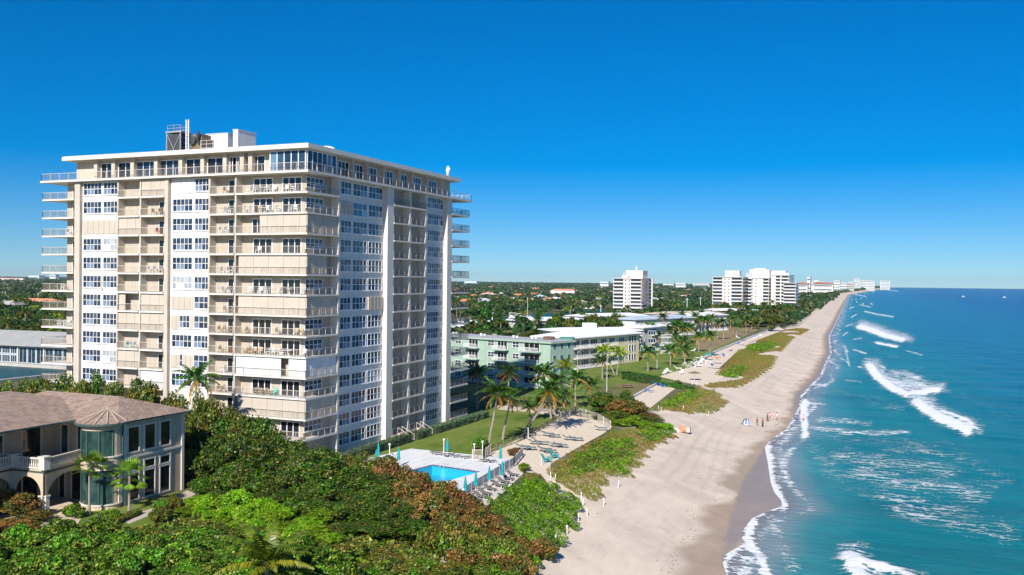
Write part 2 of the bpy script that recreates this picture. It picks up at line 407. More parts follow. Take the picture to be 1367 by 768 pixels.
def sea_mat():
    t = NT('sea_water'); p = t.pos()
    col = t.N('ShaderNodeAttribute', _attribute_name='col').outputs['Color']; fo = t.N('ShaderNodeAttribute', _attribute_name='foam').outputs['Fac']
    mp = t.N('ShaderNodeMapping'); mp.inputs['Scale'].default_value = (.35, 1, 1); mp.inputs['Rotation'].default_value = (0,0,R(12)); t.L(p, mp.inputs[0])
    n1 = t.noise(.045, 7, .62, mp.outputs[0], 1.0); n2 = t.noise(.9, 8, .62, mp.outputs[0], .6); n3 = t.noise(.25, 6, .6, mp.outputs[0], .5)
    c = t.mix(t.ramp(n1.outputs[0], [(.35, (0,0,0)), (.7, (.8,.8,.8))]), col, t.mix(.5, col, (.0, .035, .06)))
    c = t.mix(t.ramp(n3.outputs[0], [(.5, (0,0,0)), (.78, (.45,.45,.45))]), c, t.mix(.5, c, (.06, .36, .38)))
    # lacy foam
    v = t.N('ShaderNodeTexVoronoi', Scale=.55); v.feature = 'DISTANCE_TO_EDGE'
    dn = t.noise(1.0, 5, .6, p); va = t.n.new('ShaderNodeVectorMath'); va.operation = 'MULTIPLY_ADD'
    t.L(dn.outputs['Color'], va.inputs[0]); va.inputs[1].default_value = (2.2,2.2,2.2); t.L(mp.outputs[0], va.inputs[2]); t.L(va.outputs[0], v.inputs['Vector'])
    lace = t.ramp(v.outputs['Distance'], [(0, (1,1,1)), (.22, (0,0,0))])
    tex = t.mix(.42, n2.outputs[0], lace)
    lf = t.noise(.13, 4, .6, p, .8)
    k = t.math('ADD', t.math('MULTIPLY', fo, 1.18), t.math('MULTIPLY', t.math('SUBTRACT', tex, .5), 1.25))
    k = t.math('ADD', k, t.math('MULTIPLY', t.math('SUBTRACT', lf.outputs[0], .5), .55))
    f = t.ramp(k, [(.42, (0,0,0)), (.68, (1,1,1))])
    fs = t.math('MULTIPLY', f, t.ramp(fo, [(.08, (0,0,0)), (.28, (1,1,1))]))
    c = t.mix(fs, c, (.80, .82, .84))
    t.L(c, t.b.inputs['Base Color'])
    t.L(t.mix(fs, (.22,.22,.22), (.9,.9,.9)), t.b.inputs['Roughness']); t.b.inputs['IOR'].default_value = 1.33; t.b.inputs['Specular IOR Level'].default_value = .2
    mp2 = t.N('ShaderNodeMapping'); mp2.inputs['Scale'].default_value = (.5, 1.6, 1); mp2.inputs['Rotation'].default_value = (0,0,R(-14)); t.L(p, mp2.inputs[0])
    r1 = t.noise(.55, 8, .68, mp2.outputs[0], .4)
    h = t.math('ADD', t.math('MULTIPLY', r1.outputs[0], 1.0), t.math('MULTIPLY', fs, .5))
    t.bump(h, .75, .6)
    return t.m
ss2 = np.concatenate([np.arange(-.8, 40, .45), np.arange(40, 110, .9), np.geomspace(111, 9000, 50)])
ys2 = [40.]
while ys2[-1] < 9800: ys2.append(ys2[-1] + max(.5, .0055*ys2[-1]))
sea = grid_mesh('sea', ss2, np.array(ys2), sea_z, sea_mat(), {'foam': foam_f, 'col': sea_col})

def canal_mat():
    t = NT('canal_water'); p = t.pos(); n = t.noise(.6, 6, .6, p)
    t.L(t.ramp(n.outputs[0], [(.3, (.006, .06, .065)), (.7, (.015, .10, .105))]), t.b.inputs['Base Color']); t.b.inputs['Roughness'].default_value = .35; t.b.inputs['Specular IOR Level'].default_value = .2; t.bump(n.outputs[0], .9, .6); return t.m
M_canal = canal_mat()
sheet('canal_water', [(-340,150),(-225,150),(-225,213),(-340,213)], 1.03, M_canal)
sheet('canal_water', [(-292,400),(-232,400),(-232,930),(-292,930)], 1.03, M_canal)
sheet('canal_water', [at(878,408,1),at(903,405,1),at(912,398,1),at(884,399,1)], 1.03, M_canal)

# ================================================================== GROUND SHEETS
def grass_mat(name, a, b, c):
    t = NT(name); p = t.pos(); n = t.noise(.12, 6, .65, p); n2 = t.noise(6, 4, .7, p)
    mp = t.N('ShaderNodeMapping'); mp.inputs['Scale'].default_value = (1, .12, 1); mp.inputs['Rotation'].default_value = (0,0,R(-50)); t.L(p, mp.inputs[0])
    n3 = t.noise(1.0, 3, .5, mp.outputs[0])
    o = t.ramp(n.outputs[0], [(.32, a), (.5, b), (.7, c)]); o = t.mix(t.ramp(n2.outputs[0], [(.4, (0,0,0)), (.8, (.6,.6,.6))]), o, tuple(v*.6 for v in b))
    o = t.mix(t.ramp(n3.outputs[0], [(.45, (0,0,0)), (.6, (.35,.35,.35))]), o, c)
    t.L(o, t.b.inputs['Base Color']); t.b.inputs['Roughness'].default_value = .95; t.b.inputs['Specular IOR Level'].default_value = .1; t.bump(n2.outputs[0], .8, .12); return t.m
M_lawn = grass_mat('mown_lawn', (.085, .15, .02), (.14, .205, .035), (.23, .25, .07))
M_lawn2 = grass_mat('dry_lawn', (.10, .13, .03), (.17, .17, .06), (.26, .20, .10))
M_sand = plain('soft_sand', (.70, .585, .45), .95, .14, 1.5)
P = lambda L, z=3.5: [at(x, y, z) for x, y in L]
sheet('tower_lawn', P([(488,614),(552,600),(632,611),(652,606),(741,563),(735,551),(690,545),(640,545),(600,556),(480,600)]), 3.52, M_lawn)
sheet('side_yard', P([(598,560),(740,560),(790,552),(760,524),(700,514),(600,520)]), 3.508, M_lawn2)
sheet('tan_path', P([(664,547),(700,550),(745,556),(800,561),(806,556),(750,549),(700,543),(664,541)]), 3.53, M_tan)
sheet('hotel_lawn', P([(742,562),(800,552),(850,528),(905,508),(955,470),(1000,446),(960,440),(880,468),(840,486),(770,492),(730,500),(700,530)]), 3.516, M_lawn)
sheet('dry_lawn', P([(850,532),(905,509),(865,510),(800,516),(790,536)]), 3.528, M_lawn2)
sheet('park_lawn', P([(945,470),(1012,441),(1010,434),(985,430),(935,452),(925,463)]), 3.528, plain('dry_turf', (.26,.20,.09), .95, .3, .3))
sheet('sand_path', P([(716,626),(738,628),(745,645),(762,655),(776,664),(768,676),(757,668),(735,650)]), 3.541, M_sand)
sheet('play_sand', P([(651,607),(683,619),(697,630),(719,633),(734,633),(735,620),(766,601),(806,579),(818,570),(800,558),(770,550),(741,562)]), 3.535, M_sand)
sheet('terrace_sand', P([(843,532),(880,512),(905,516),(868,545)]), 3.535, M_sand)
sheet('terrace_sand', P([(893,499),(925,489),(968,494),(972,502),(945,517),(905,509),(880,503)]), 3.535, M_sand)
sheet('terrace_sand', P([(928,490),(955,471),(1000,452),(1040,437),(1047,440),(1010,457),(985,470),(968,484),(960,492)]), 3.535, M_sand)
DZ = 3.66
def prism_obj(name, pts, z0, z1, mat):
    o = MB().mat(mat).prism(pts, z0, z1).build(name); o['kind'] = 'structure'; return o
# pool deck with a real opening for the pool
pc = [at(558.5,628,DZ), at(577,620,DZ), at(641.7,629.5,DZ), at(611,647,DZ)]
ax = Vector((pc[2][0]-pc[1][0], pc[2][1]-pc[1][1])); pl = ax.length; ax.normalize(); ay = Vector((-ax.y, ax.x))
if ay.y > 0: ay = -ay
pw = 9.0; p1 = Vector(pc[1])
PQ = [p1, p1+ax*pl, p1+ax*pl+ay*pw, p1+ay*pw]
def quadp(a0, a1, b0, b1):
    return [tuple(p1+ax*a+ay*b) for a, b in ((a0,b0),(a1,b0),(a1,b1),(a0,b1))]
deckb = MB().mat(M_deck)
DO = [at(549,599,DZ), at(690,613,DZ), at(612,664,DZ), at(500,655,DZ)]
for i in range(4):
    j = (i+1) % 4; deckb.prism([DO[i], DO[j], tuple(PQ[j]), tuple(PQ[i])], 3.45, DZ)
deckb.prism([at(549,599,DZ), at(500,655,DZ), at(430,660,DZ), at(490,612,DZ)], 3.45, DZ)
o = deckb.build('pool_deck'); o['kind'] = 'structure'
t = NT('pool_tile'); t.b.inputs['Base Color'].default_value = (.08,.50,.66,1); t.b.inputs['Roughness'].default_value = .4; M_ptile = t.m
M_ptrim = plain('pool_trim', (.03, .10, .22), .4, .2, 3)
pe = empty('swimming_pool', (0,0,0)); tag(pe, 'turquoise rectangular swimming pool with dark blue tile rim in the white deck', 'pool')
b = MB().mat(M_ptile); b.poly([(*p, 2.2) for p in quadp(0, pl, 0, pw)])
for q0, q1 in zip(PQ, PQ[1:]+PQ[:1]): b.poly([(*q0, 2.2), (*q1, 2.2), (*q1, 3.42), (*q0, 3.42)])
b.mat(M_ptrim)
for q0, q1 in zip(PQ, PQ[1:]+PQ[:1]): b.poly([(*q0, 3.42), (*q1, 3.42), (*q1, 3.659), (*q0, 3.659)])
b.build('basin', pe)
t = NT('pool_water'); t.b.inputs['Base Color'].default_value = (.45,.93,1,1); t.b.inputs['Transmission Weight'].default_value = 1; t.b.inputs['Roughness'].default_value = .03; t.b.inputs['IOR'].default_value = 1.2
n = t.noise(1.2, 5, .6, t.pos()); t.bump(n.outputs[0], .25, .1)
# water body kept as thin clear sheet so light reaches the tiles
tr = t.n.new('ShaderNodeBsdfTransparent'); tr.inputs[0].default_value = (.50,.93,1,1); mx = t.N('ShaderNodeMixShader'); mx.inputs[0].default_value = .12
gl = t.n.new('ShaderNodeBsdfGlossy'); gl.inputs['Roughness'].default_value = .05; t.L(tr.outputs[0], mx.inputs[1]); t.L(gl.outputs[0], mx.inputs[2]); t.L(mx.outputs[0], t.out.inputs[0])
MB().mat(t.m).poly([(*p, 3.45) for p in quadp(.01, pl-.01, .01, pw-.01)]).build('water_surface', pe)
b = MB().mat(M_galv)
for dx in (0, .6):
    q = p1+ax*(1.5+dx)+ay*.1; b.tube([(q.x, q.y, 3.0), (q.x, q.y, 4.3), (q.x-ay.x*.5, q.y-ay.y*.5, 4.4), (q.x-ay.x*.7, q.y-ay.y*.7, 3.6)], .03, 6)
b.build('handrail', pe)
# lower terrace outside the pool fence
prism_obj('lounge_terrace', [at(x, y, 3.6) for x, y in [(620,662),(684,619),(699,632),(675,655),(645,680),(612,690)]], 3.45, 3.60, plain('pale_terrace', (.62,.55,.48), .85, .08, .8))

# ================================================================== APARTMENT TOWER (local: u = left along the front, v = away along the sea side)
CX, CY = -77.05, 108.4
FH, Z0 = 2.9, 44.91
tower = empty('apartment_tower', (CX, CY, 3.5))
tag(tower, 'tall white and cream apartment tower with stacked balconies beside the pool', 'tower')
def TB(b, u0, u1, v0, v1, z0, z1): b.box(-u0, -u1, v0, v1, z0-3.5, z1-3.5); return b
ZS = [Z0-FH*k for k in range(15)]          # slab mid heights
ZB = 3.5                                    # ground
# --- solid body
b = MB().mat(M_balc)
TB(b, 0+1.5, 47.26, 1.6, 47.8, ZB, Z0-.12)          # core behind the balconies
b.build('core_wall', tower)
for (u0, u1) in ((35.3, 43.05), (17.5, 25.1)):
    TB(MB().mat(M_white), u0, u1, .75, 1.7, ZB, Z0-.16).build('bay_wall', tower)
for (v0, v1) in ((8.5, 22.0), (35.7, 43.2)):
    MB().mat(M_white).box(-1.0, -1.7, v0, v1, ZB-3.5, Z0-.16-3.5).build('bay_wall', tower)
for (u0, u1) in ((43.07, 44.19), (35.0, 35.3), (30.44, 30.73), (25.15, 25.85), (17.2, 17.55), (12.46, 12.73)):
    TB(MB().mat(M_cream), u0, u1, .22, 1.75 if u1-u0 > .5 else 1.72, ZB, Z0-.16).build('wall_fin', tower)
for (v0, v1) in ((8.0, 8.45), (22.05, 24.0), (29.3, 29.75), (34.95, 35.65), (43.22, 45.0)):
    MB().mat(M_slab).box(-.12, -1.72, v0, v1, ZB-3.5, Z0-.16-3.5).build('wall_fin', tower)
# --- slabs
M_raild = plain('dark_bronze_rail', (.20, .165, .135), .5, .1, 2)
def rail(name, pts, zf, h=1.05, post=1.6, mat=M_rail, top=M_railtop, gap=.14, parent=tower, off=3.5, pw_=.0125):
    b = MB()
    z = zf-off
    for (x0, y0), (x1, y1) in zip(pts[:-1], pts[1:]):
        L = math.hypot(x1-x0, y1-y0); n = max(1, int(L/gap)); b.mat(top)
        b.bar((x0,y0,z+h), (x1,y1,z+h), .07, .05); b.mat(mat)
        b.bar((x0,y0,z+.1), (x1,y1,z+.1), .04, .04)
        for i in range(n+1):
            t = i/n; x, y = x0+(x1-x0)*t, y0+(y1-y0)*t
            n_ = len(b.v); w = pw_; dx, dy = (x1-x0)/L*w, (y1-y0)/L*w
            b.poly([(x-dx, y-dy, z+.1), (x+dx, y+dy, z+.1), (x+dx, y+dy, z+h-.02), (x-dx, y-dy, z+h-.02)])
        k = max(1, round(L/post)); b.mat(top)
        for i in range(k+1):
            t = i/k; x, y = x0+(x1-x0)*t, y0+(y1-y0)*t; b.bar((x,y,z), (x,y,z+h), .05)
    return b.build(name, parent)
h = .12
b = MB().mat(M_slab); b.prism([(.35, -.35), (.35, 52.55), (-47.8, 52.55), (-51.05, 52.0), (-51.05, -.35)], Z0-.15-3.5, Z0+.15-3.5); b.build('deck_slab', tower)
for k in range(1, 15):
    z = ZS[k]-3.5
    if k <= 12:
        for u0, u1 in ((12.73, 17.2), (25.85, 30.44), (30.73, 35.0)):
            MB().mat(M_slab).box(-u0, -u1, 0, 1.62, z-h, z+h).build('balcony_slab', tower)
        MB().mat(M_slab).prism([(-44.19,0), (-44.19,1.62), (-47.28,1.62), (-47.28,6), (-51,6), (-51,0)], z-h, z+h).build('balcony_slab', tower)
    MB().mat(M_slab).prism([(0,0), (0,7.98), (-1.55,7.98), (-1.55,1.65), (-12.44,1.65), (-12.44,0)], z-h, z+h).build('balcony_slab', tower)
    MB().mat(M_slab).box(0, -1.52, 24.0, 34.95, z-h, z+h).build('balcony_slab', tower)
    MB().mat(M_slab).prism([(0,45.02), (0,52.3), (-5,52.3), (-5,47.82), (-1.5,47.82), (-1.5,45.02)], z-h, z+h).build('balcony_slab', tower)
# --- windows
def window(u0, u1, z0, z1, nx, face, w=None, mat=M_glass, nz=2, name='window', fr=.07, sill=True):
    """a framed grid of panes on the front ('f', plane v=w) or on the sea side ('s', plane u=w)"""
    b = MB()
    def P3(a, d, z): return (-a, w-d, z-3.5) if face == 'f' else (-w+d, a, z-3.5)
    def bx(a0, a1, d0, d1, zz0, zz1):
        p, q = P3(a0, d0, zz0), P3(a1, d1, zz1); b.box(p[0], q[0], p[1], q[1], p[2], q[2])
    b.mat(mat)
    cw = (u1-u0)/nx; ch = (z1-z0)/nz
    for i in range(nx):
        for j in range(nz):
            a0, a1, c0, c1 = u0+i*cw, u0+(i+1)*cw, z0+j*ch, z0+(j+1)*ch
            q = [P3(a0, .03, c0), P3(a1, .03, c0), P3(a1, .03, c1), P3(a0, .03, c1)]
            if face == 'f': q = q[::-1]
            b.poly(q)
    b.mat(M_frame)
    for i in range(nx+1):
        f = fr if 0 < i < nx else fr*1.2; a = u0+i*cw; bx(a-f/2, a+f/2, -.01, .08, z0, z1)
    for j in range(nz+1):
        f = fr if 0 < j < nz else fr*1.3; zz = z0+j*ch; bx(u0-.04, u1+.04, -.01, .075, zz-f/2, zz+f/2)
    if sill: bx(u0-.08, u1+.08, -.01, .14, z0-.14, z0-.05)
    return b.build(name, tower)
def panel(u0, u1, z0, z1, face, w, mat, name='shutter', d=.1, ribs=.55):
    b = MB().mat(mat)
    n = max(1, round((u1-u0)/ribs)); c = (u1-u0)/n
    for i in range(n):
        a0, a1 = u0+i*c+.012, u0+(i+1)*c-.012; dd = d if i % 2 else d-.02
        if face == 'f': b.box(-a0, -a1, w, w-dd, z0-3.5, z1-3.5)
        else: b.box(-w, -w+dd, a0, a1, z0-3.5, z1-3.5)
    return b.build(name, tower)
M_glass_l = glass('curtained_glass', (.30, .33, .36), var=.25, hi=(.45, .48, .50))
M_glass_t = glass('tinted_blue_glass', (.05, .16, .24), hi=(.10, .24, .32))
# floors k = 1..14 sit between slab k (floor) and slab k-1 (ceiling)
for k in range(1, 15):
    zf = ZS[k]; z0, z1 = zf+.66, zf+2.50
    vis = k <= 11
    # W1  u 35.5..42.8
    if vis:
        if k == 3: panel(35.6, 42.9, zf+.35, zf+2.45, 'f', .75, M_blind)
        else:
            window(39.0, 42.75, z0, z1, 5, 'f', .75, M_glass); window(35.57, 38.55, z0, z1, 4, 'f', .75, M_glass_l if k in (4, 10) else M_glass)
            if k == 6: TB(MB().mat(M_blind), 38.6, 38.95, .6, .75, z0-.35, z1+.1).build('frame_box', tower)
        # W2  u 17.65..24.72
        wl, wr = (20.9, 24.65), (17.7, 20.45)
        if k == 1: panel(20.7, 24.9, zf+.4, zf+2.5, 'f', .75, M_blindw); window(*wr, z0, z1, 4, 'f', .75)
        elif k == 7: panel(20.7, 24.9, zf+.5, zf+2.4, 'f', .75, M_blind); window(*wr, z0, z1, 3, 'f', .75)
        elif k == 8: panel(23.3, 24.9, zf+.4, zf+2.4, 'f', .75, M_blind); window(21.3, 23.2, z0, z1, 3, 'f', .75); panel(20.6, 21.2, zf+.4, zf+2.4, 'f', .75, M_blind); window(*wr, z0, z1, 3, 'f', .75)
        elif k == 10: panel(23.2, 24.9, zf+.4, zf+2.4, 'f', .75, M_blind); window(22.6, 23.1, z0, z1, 1, 'f', .75); panel(20.5, 22.5, zf+.4, zf+2.4, 'f', .75, M_blind); window(*wr, z0, z1, 3, 'f', .75)
        else:
            window(*wl, z0, z1, 5, 'f', .75, M_glass_l if k in (6,) else M_glass); window(*wr, z0, z1, 4, 'f', .75)
        # balcony A and B : door, blinds
        for nm, (u0, u1), shut, wht in (('A', (30.73, 35.0), (3, 8, 10), ()), ('B', (25.85, 30.44), (1, 7, 8), (11,))):
            if k in shut or k in wht:
                panel(u0+.05, u1-.05, zf+.13, zf+2.72, 'f', .32, M_blindw if k in wht else M_blind, 'roller_blind', .05, .9)
            else:
                c = u0+.35; window(c, c+(1.0 if nm == 'A' else 1.9), zf+.14, zf+2.25, 1 if nm == 'A' else 2, 'f', 1.6, M_door, 1, 'balcony_door', .07, False)
                if nm == 'A' and k == 7: panel(u1-1.4, u1-.1, zf+.13, zf+2.7, 'f', .4, M_blind, 'roller_blind', .05, .9)
            rail('railing', [(-u0, .06), (-u1, .06)], zf+.12)
    # balcony C
    if k <= 12:
        window(12.9, 14.9, zf+.14, zf+2.25, 2, 'f', 1.6, M_door, 1, 'balcony_door', .08, False); rail('railing', [(-12.73, .06), (-17.2, .06)], zf+.12)
    # corner balcony
    full = {5: 1, 7: 1, 12: 1, 10: 2}
    if k <= 13:
        rail('railing', [(-12.44, .06), (-.06, .06), (-.06, 7.95)], zf+.12)
        if k in full and full[k] == 1:
            panel(.12, 12.0, zf+.13, zf+2.72, 'f', .3, M_blind, 'roller_blind', .05, 1.3)
            panel(.15, 7.8 if k != 5 else 5.2, zf+.13, zf+2.72, 's', .3, M_blind, 'roller_blind', .05, 1.3)
        elif k == 10:
            panel(4.4, 12.3, zf+.13, zf+2.72, 'f', .3, M_blindw, 'roller_blind', .05, 1.3); panel(.15, 3.1, zf+.13, zf+2.72, 'f', .3, M_blindw, 'roller_blind', .05, 1.3)
            panel(.2, 7.8, zf+.13, zf+2.72, 's', .3, M_blindw, 'roller_blind', .05, 1.3)
        elif k == 3:
            panel(.12, 8.3, zf+.13, zf+2.72, 'f', .3, M_blind, 'roller_blind', .05, 1.3); panel(.15, 7.8, zf+.13, zf+2.72, 's', .3, M_blind, 'roller_blind', .05, 1.3)
            window(8.8, 10.6, zf+.14, zf+2.3, 2, 'f', 1.6, M_door, 1, 'balcony_door', .1, False)
        if k not in full and k != 3:
            window(7.1, 10.4, zf+.14, zf+2.3, 3, 'f', 1.6, M_door, 1, 'balcony_door', .12, False)
            window(2.1, 5.3, zf+.14, zf+2.3, 3, 'f', 1.6, M_door, 1, 'balcony_door', .12, False)
            window(1.75, 5.9, zf+.95, zf+2.35, 4, 's', 1.5, M_glass)
    # W3
    v = (8.9, 12.6, 13.1, 17.1, 17.6, 21.7)
    if k == 2: panel(8.9, 13.0, zf+.6, zf+2.5, 's', 1.0, M_blind); window(13.1, 17.1, zf+.5, zf+2.5, 3, 's', 1.0, M_glass_t); window(*v[4:], z0, z1, 4, 's', 1.0)
    elif k == 7: window(*v[:2], z0, z1, 4, 's', 1.0); window(*v[2:4], z0, z1, 4, 's', 1.0); panel(17.5, 21.8, zf+.5, zf+2.5, 's', 1.0, M_blind, d=.3)
    else:
        for i in range(3): window(v[2*i], v[2*i+1], z0, z1, 4, 's', 1.0, M_glass_l if (k, i) in ((11, 2),) else M_glass)
    # W4
    window(36.1, 42.9, z0, z1, 8, 's', 1.0)
    # D, E
    for v0, v1 in ((24.0, 29.3), (29.75, 34.95)):
        window(v0+.25, v0+1.9, zf+.14, zf+2.3, 1, 's', 1.5, M_door, 1, 'balcony_door', .08, False)
        if k <= 14: rail('railing', [(-.06, v0+.02), (-.06, v1-.02)], zf+.12, mat=M_raild, top=M_rail, pw_=.02)
    # right end balcony
    window(45.3, 47.2, zf+.14, zf+2.3, 2, 's', 1.5, M_door, 1, 'balcony_door', .08, False)
    rail('railing', [(-.06, 45.05), (-.06, 52.24), (-5, 52.24)], zf+.12, mat=M_raild, top=M_raild, pw_=.02)
    # left end balcony
    if k <= 12:
        window(44.5, 46.0, zf+.14, zf+2.2, 2, 'f', 1.6, M_door, 1, 'balcony_door', .08, False)
        rail('railing', [(-44.2, .06), (-50.94, .06), (-50.94, 5.9)], zf+.12)
# --- penthouse storey
z = Z0+.15
b = MB().mat(M_cream); TB(b, 6.9, 45.2, 1.5, 46.6, z, 48.05); TB(b, 1.4, 6.95, 8.0, 46.6, z, 48.04)
b.build('penthouse_wall', tower)
b = MB().mat(M_slab)
b.prism([(.3,-.3), (.3,47.7), (-46.4,47.7), (-46.4,-.3)], 48.12-3.5, 48.72-3.5); b.mat(M_roofg)
b.prism([(.2,-.2), (.2,47.6), (-46.3,47.6), (-46.3,-.2)], 48.723-3.5, 48.8-3.5); b.mat(M_cream)
b.prism([(-.5,.5), (-.5,46.9), (-45.4,46.9), (-45.4,.5)], 48.0-3.5, 48.119-3.5)
b.build('roof', tower)
def uof(px): return -atY(px, 400, CY)[0]+CX
ph = [(262,308),(333,392),(408,488),(503,585),(612,675),(700,768),(792,872)]
for a, c in ph:
    window(uof(40+c/3.073)+.15, uof(40+a/3.073)+.15, z+.05, z+2.55, 3 if c-a > 70 else 2, 'f', 1.5, M_door if c-a < 78 else M_glass, 1, 'glass_door', .1, False)
window(8.4, 11.0, z+.05, z+2.5, 2, 'f', 1.5, M_door, 1, 'glass_door', .1, False); window(13.2, 14.2, z+.05, z+2.5, 1, 'f', 1.5, M_door, 1, 'glass_door', .1, False)
for px in (250, 322, 400, 497, 598, 688, 780, 885): u = uof(40+px/3.073); TB(MB().mat(M_cream), u-.35, u+.35, .7, 1.5, z, 48.06).build('roof_column', tower)
TB(MB().mat(M_cream), 11.6, 12.3, .7, 1.5, z, 48.06).build('roof_column', tower)
for v in (12.5, 16.6, 21.5, 26.5, 31.0, 36.5, 42.0): MB().mat(M_cream).box(-.7, -1.5, v, v+.6, z-3.5, 48.06-3.5).build('roof_column', tower)
# glazed corner room
M_sun = glass('sunroom_glass', (.01, .03, .06), hi=(.05, .10, .16))
window(.75, 6.8, z+.02, 48.0, 5, 'f', .6, M_sun, 1, 'sunroom_window', .13, False)
window(.75, 7.9, z+.02, 48.0, 6, 's', .6, M_sun, 1, 'sunroom_window', .13, False)
TB(MB().mat(M_dark), .8, 6.8, .85, 7.8, z, 47.9).build('sunroom_core', tower)
for v0 in (9.5, 13.5, 17.5, 22.6, 27.4, 32.2, 38.0): window(v0, v0+2.9, z+.05, z+2.5, 3, 's', 1.4, M_door if v0 < 20 else M_glass, 1, 'glass_door', .1, False)
rail('deck_railing', [(-50.9, 5), (-50.9, -.25), (.25, -.25), (.25, 52.4), (-4, 52.4)], z, 1.1, 2.0, gap=.2)
# --- ground steps on the sea side
for v0 in (25.2, 31.6):
    b = MB().mat(M_tan)
    for i in range(6): b.box(.3+i*.38, .3+(i+1)*.38, v0, v0+1.4, 0, 1.15-i*.19)
    b.mat(M_railtop)
    for s in (0, 1.4): b.bar((.3, v0+s, 2.1), (2.6, v0+s, .95), .06); b.bar((.3, v0+s, 1.1), (.3, v0+s, 2.1), .06); b.bar((2.6, v0+s, 0), (2.6, v0+s, .95), .06)
    b.build('entrance_steps', tower)

# --- things standing on the roof
ZR = 48.8
def roofpt(px, Y): q = atY(px, 200, Y); return q[0], q[1]
b = None
cx0 = roofpt(223.5, 125)[0]; cx1 = roofpt(241, 125)[0]
ct = empty('cooling_tower', ((cx0+cx1)/2, 125, ZR)); ct.scale = (1, 1, .86); tag(ct, 'dark louvred cooling tower with cross braces on the left of the tower roof', 'cooling tower')
w = (cx1-cx0)/2; b = MB().mat(M_dark).box(-w, w, 0, 2.2, .3, 6.6); b.build('louvre_body', ct)
b = MB().mat(M_grey)
for x in (-w-.04, w+.04):
    for y in (-.06, 2.26): b.bar((x, y, 0), (x, y, 7.2), .18)
for zz in (.35, 6.9): b.box(-w-.3, w+.3, -.2, 2.4, zz, zz+.3)
b.bar((-w, -.1, .6), (w, -.1, 6.6), .09); b.bar((w, -.1, .6), (-w, -.1, 6.6), .09)
for j in range(6): b.bar((w+.05, 0, 1+j), (w+.05, 2.2, 1+j), .05)
b.build('frame', ct)
b = MB().mat(M_grey)
for x in np.linspace(-w, w, 3):
    for y in (0, 2.2): b.bar((x, y, 7.2), (x, y, 8.4), .07)
for y in (0, 2.2):
    for zz in (7.8, 8.4): b.bar((-w, y, zz), (w, y, zz), .06)
for x in (-w, w):
    for zz in (7.8, 8.4): b.bar((x, 0, zz), (x, 2.2, zz), .06)
b.build('top_railing', ct)
x = roofpt(250, 123)[0]; ld = empty('roof_ladder', (x, 123, ZR)); tag(ld, 'white caged ladder standing beside the dark cooling tower on the roof', 'ladder')
b = MB().mat(M_plastic)
for s in (-.25, .25): b.bar((s, 0, 0), (s, 0, 7.6), .14)
for j in range(16): b.bar((-.25, 0, .4+j*.45), (.25, 0, .4+j*.45), .05)
b.build('rail', ld)
x = roofpt(262, 124)[0]; ac = empty('rooftop_machine', (x, 124, ZR)); tag(ac, 'brown pump unit with pipes between the ladder and the beige plant box on the roof', 'machinery')
M_brown = plain('rusty_brown', (.22, .15, .09), .8, .4, 2)
MB().mat(M_brown).box(-1.2, 1.2, 0, 2.2, 2.4, 5.2).build('housing', ac)
b = MB().mat(M_dark); b.tube([(-.5, -.2, 4.2), (-.5, -.5, 4.2)], .7, 12); b.tube([(.7, -.1, 3.6), (.7, -.6, 4.4), (1.0, -.6, 5.6)], .25, 8)
for sx in (-1, 1): b.bar((sx, .3, 0), (sx, .3, 2.4), .15)
b.build('pipework', ac)
def plantbox(name, pxa, pxb, Y, z1, depth, mat, label, extra=None):
    x0 = roofpt(pxa, Y)[0]; x1 = roofpt(pxb, Y)[0]; r = empty(name, ((x0+x1)/2, Y, ZR)); w = (x1-x0)/2
    b = MB().mat(mat).box(-w, w, 0, depth, 0, z1-ZR); b.build('wall', r)
    b = MB().mat(M_galv if mat is not M_brown else M_dark).box(-w-.08, w+.08, -.08, depth+.08, z1-ZR+.003, z1-ZR+.14); b.build('coping', r)
    b = MB().mat(M_dark); b.box(w-.9, w-.2, -.03, .02, .1, 2.1); b.build('service_door', r)
    return tag(r, label, 'roof house')
plantbox('plant_room', 265, 274.5, 126, 53.6, 5, plain('beige_panel', (.50, .40, .29), .8, .1), 'beige panelled plant box between the pump unit and the white roof house')
plantbox('lift_house', 274.8, 304, 127, 54.4, 4, M_white, 'long low white lift house in the middle of the tower roof')
plantbox('stair_house', 311, 317.5, 124, 54.3, 4.6, M_white, 'taller white stair house at the right end of the roof plant')
x = roofpt(283, 124)[0]; rl = empty('roof_railing', (x, 123.5, ZR)); tag(rl, 'thin grey guard railing in front of the white lift house', 'railing')
b = MB().mat(M_galv)
for i in range(4): b.bar((-2+i*1.3, 0, 0), (-2+i*1.3, 0, 4.0), .06)
for zz in (2.8, 3.4, 4.0): b.bar((-2, 0, zz), (1.9, 0, zz), .05)
b.build('rail', rl)
dm = MB().mat(M_plastic); 
X, Y = -77.9, 115.5
prev = None
for i in range(5): 
    a = i/4*PI/2; ring = [(math.cos(a)*1.5*math.cos(q*PI/8), math.cos(a)*.9*math.sin(q*PI/8), .12+.5*math.sin(a)) for q in range(16)]
    if prev: 
        for q in range(16): dm.poly([prev[q], prev[(q+1)%16], ring[(q+1)%16], ring[q]])
    prev = ring
o = dm.build('skylight', None, True); o.location = (X-1.0, Y, ZR); tag(o, 'low white domed skylight near the front corner of the tower roof', 'skylight')
sv = MB().mat(M_plastic); sv.tube([(0,0,0),(0,0,1.05),(0,0,1.15),(0,0,1.5),(.05,0,1.75),(.05,0,1.9)], [.30,.34,.42,.28,.27,.12], 10); sv.tube([(.2,0,1.2),(.45,0,1.5)], [.12,.1], 8)
o = sv.build('roof_vent', None, True); o.location = (-77.6, 152.4, ZR); tag(o, 'slim white exhaust vent standing near the far right end of the tower roof', 'vent')


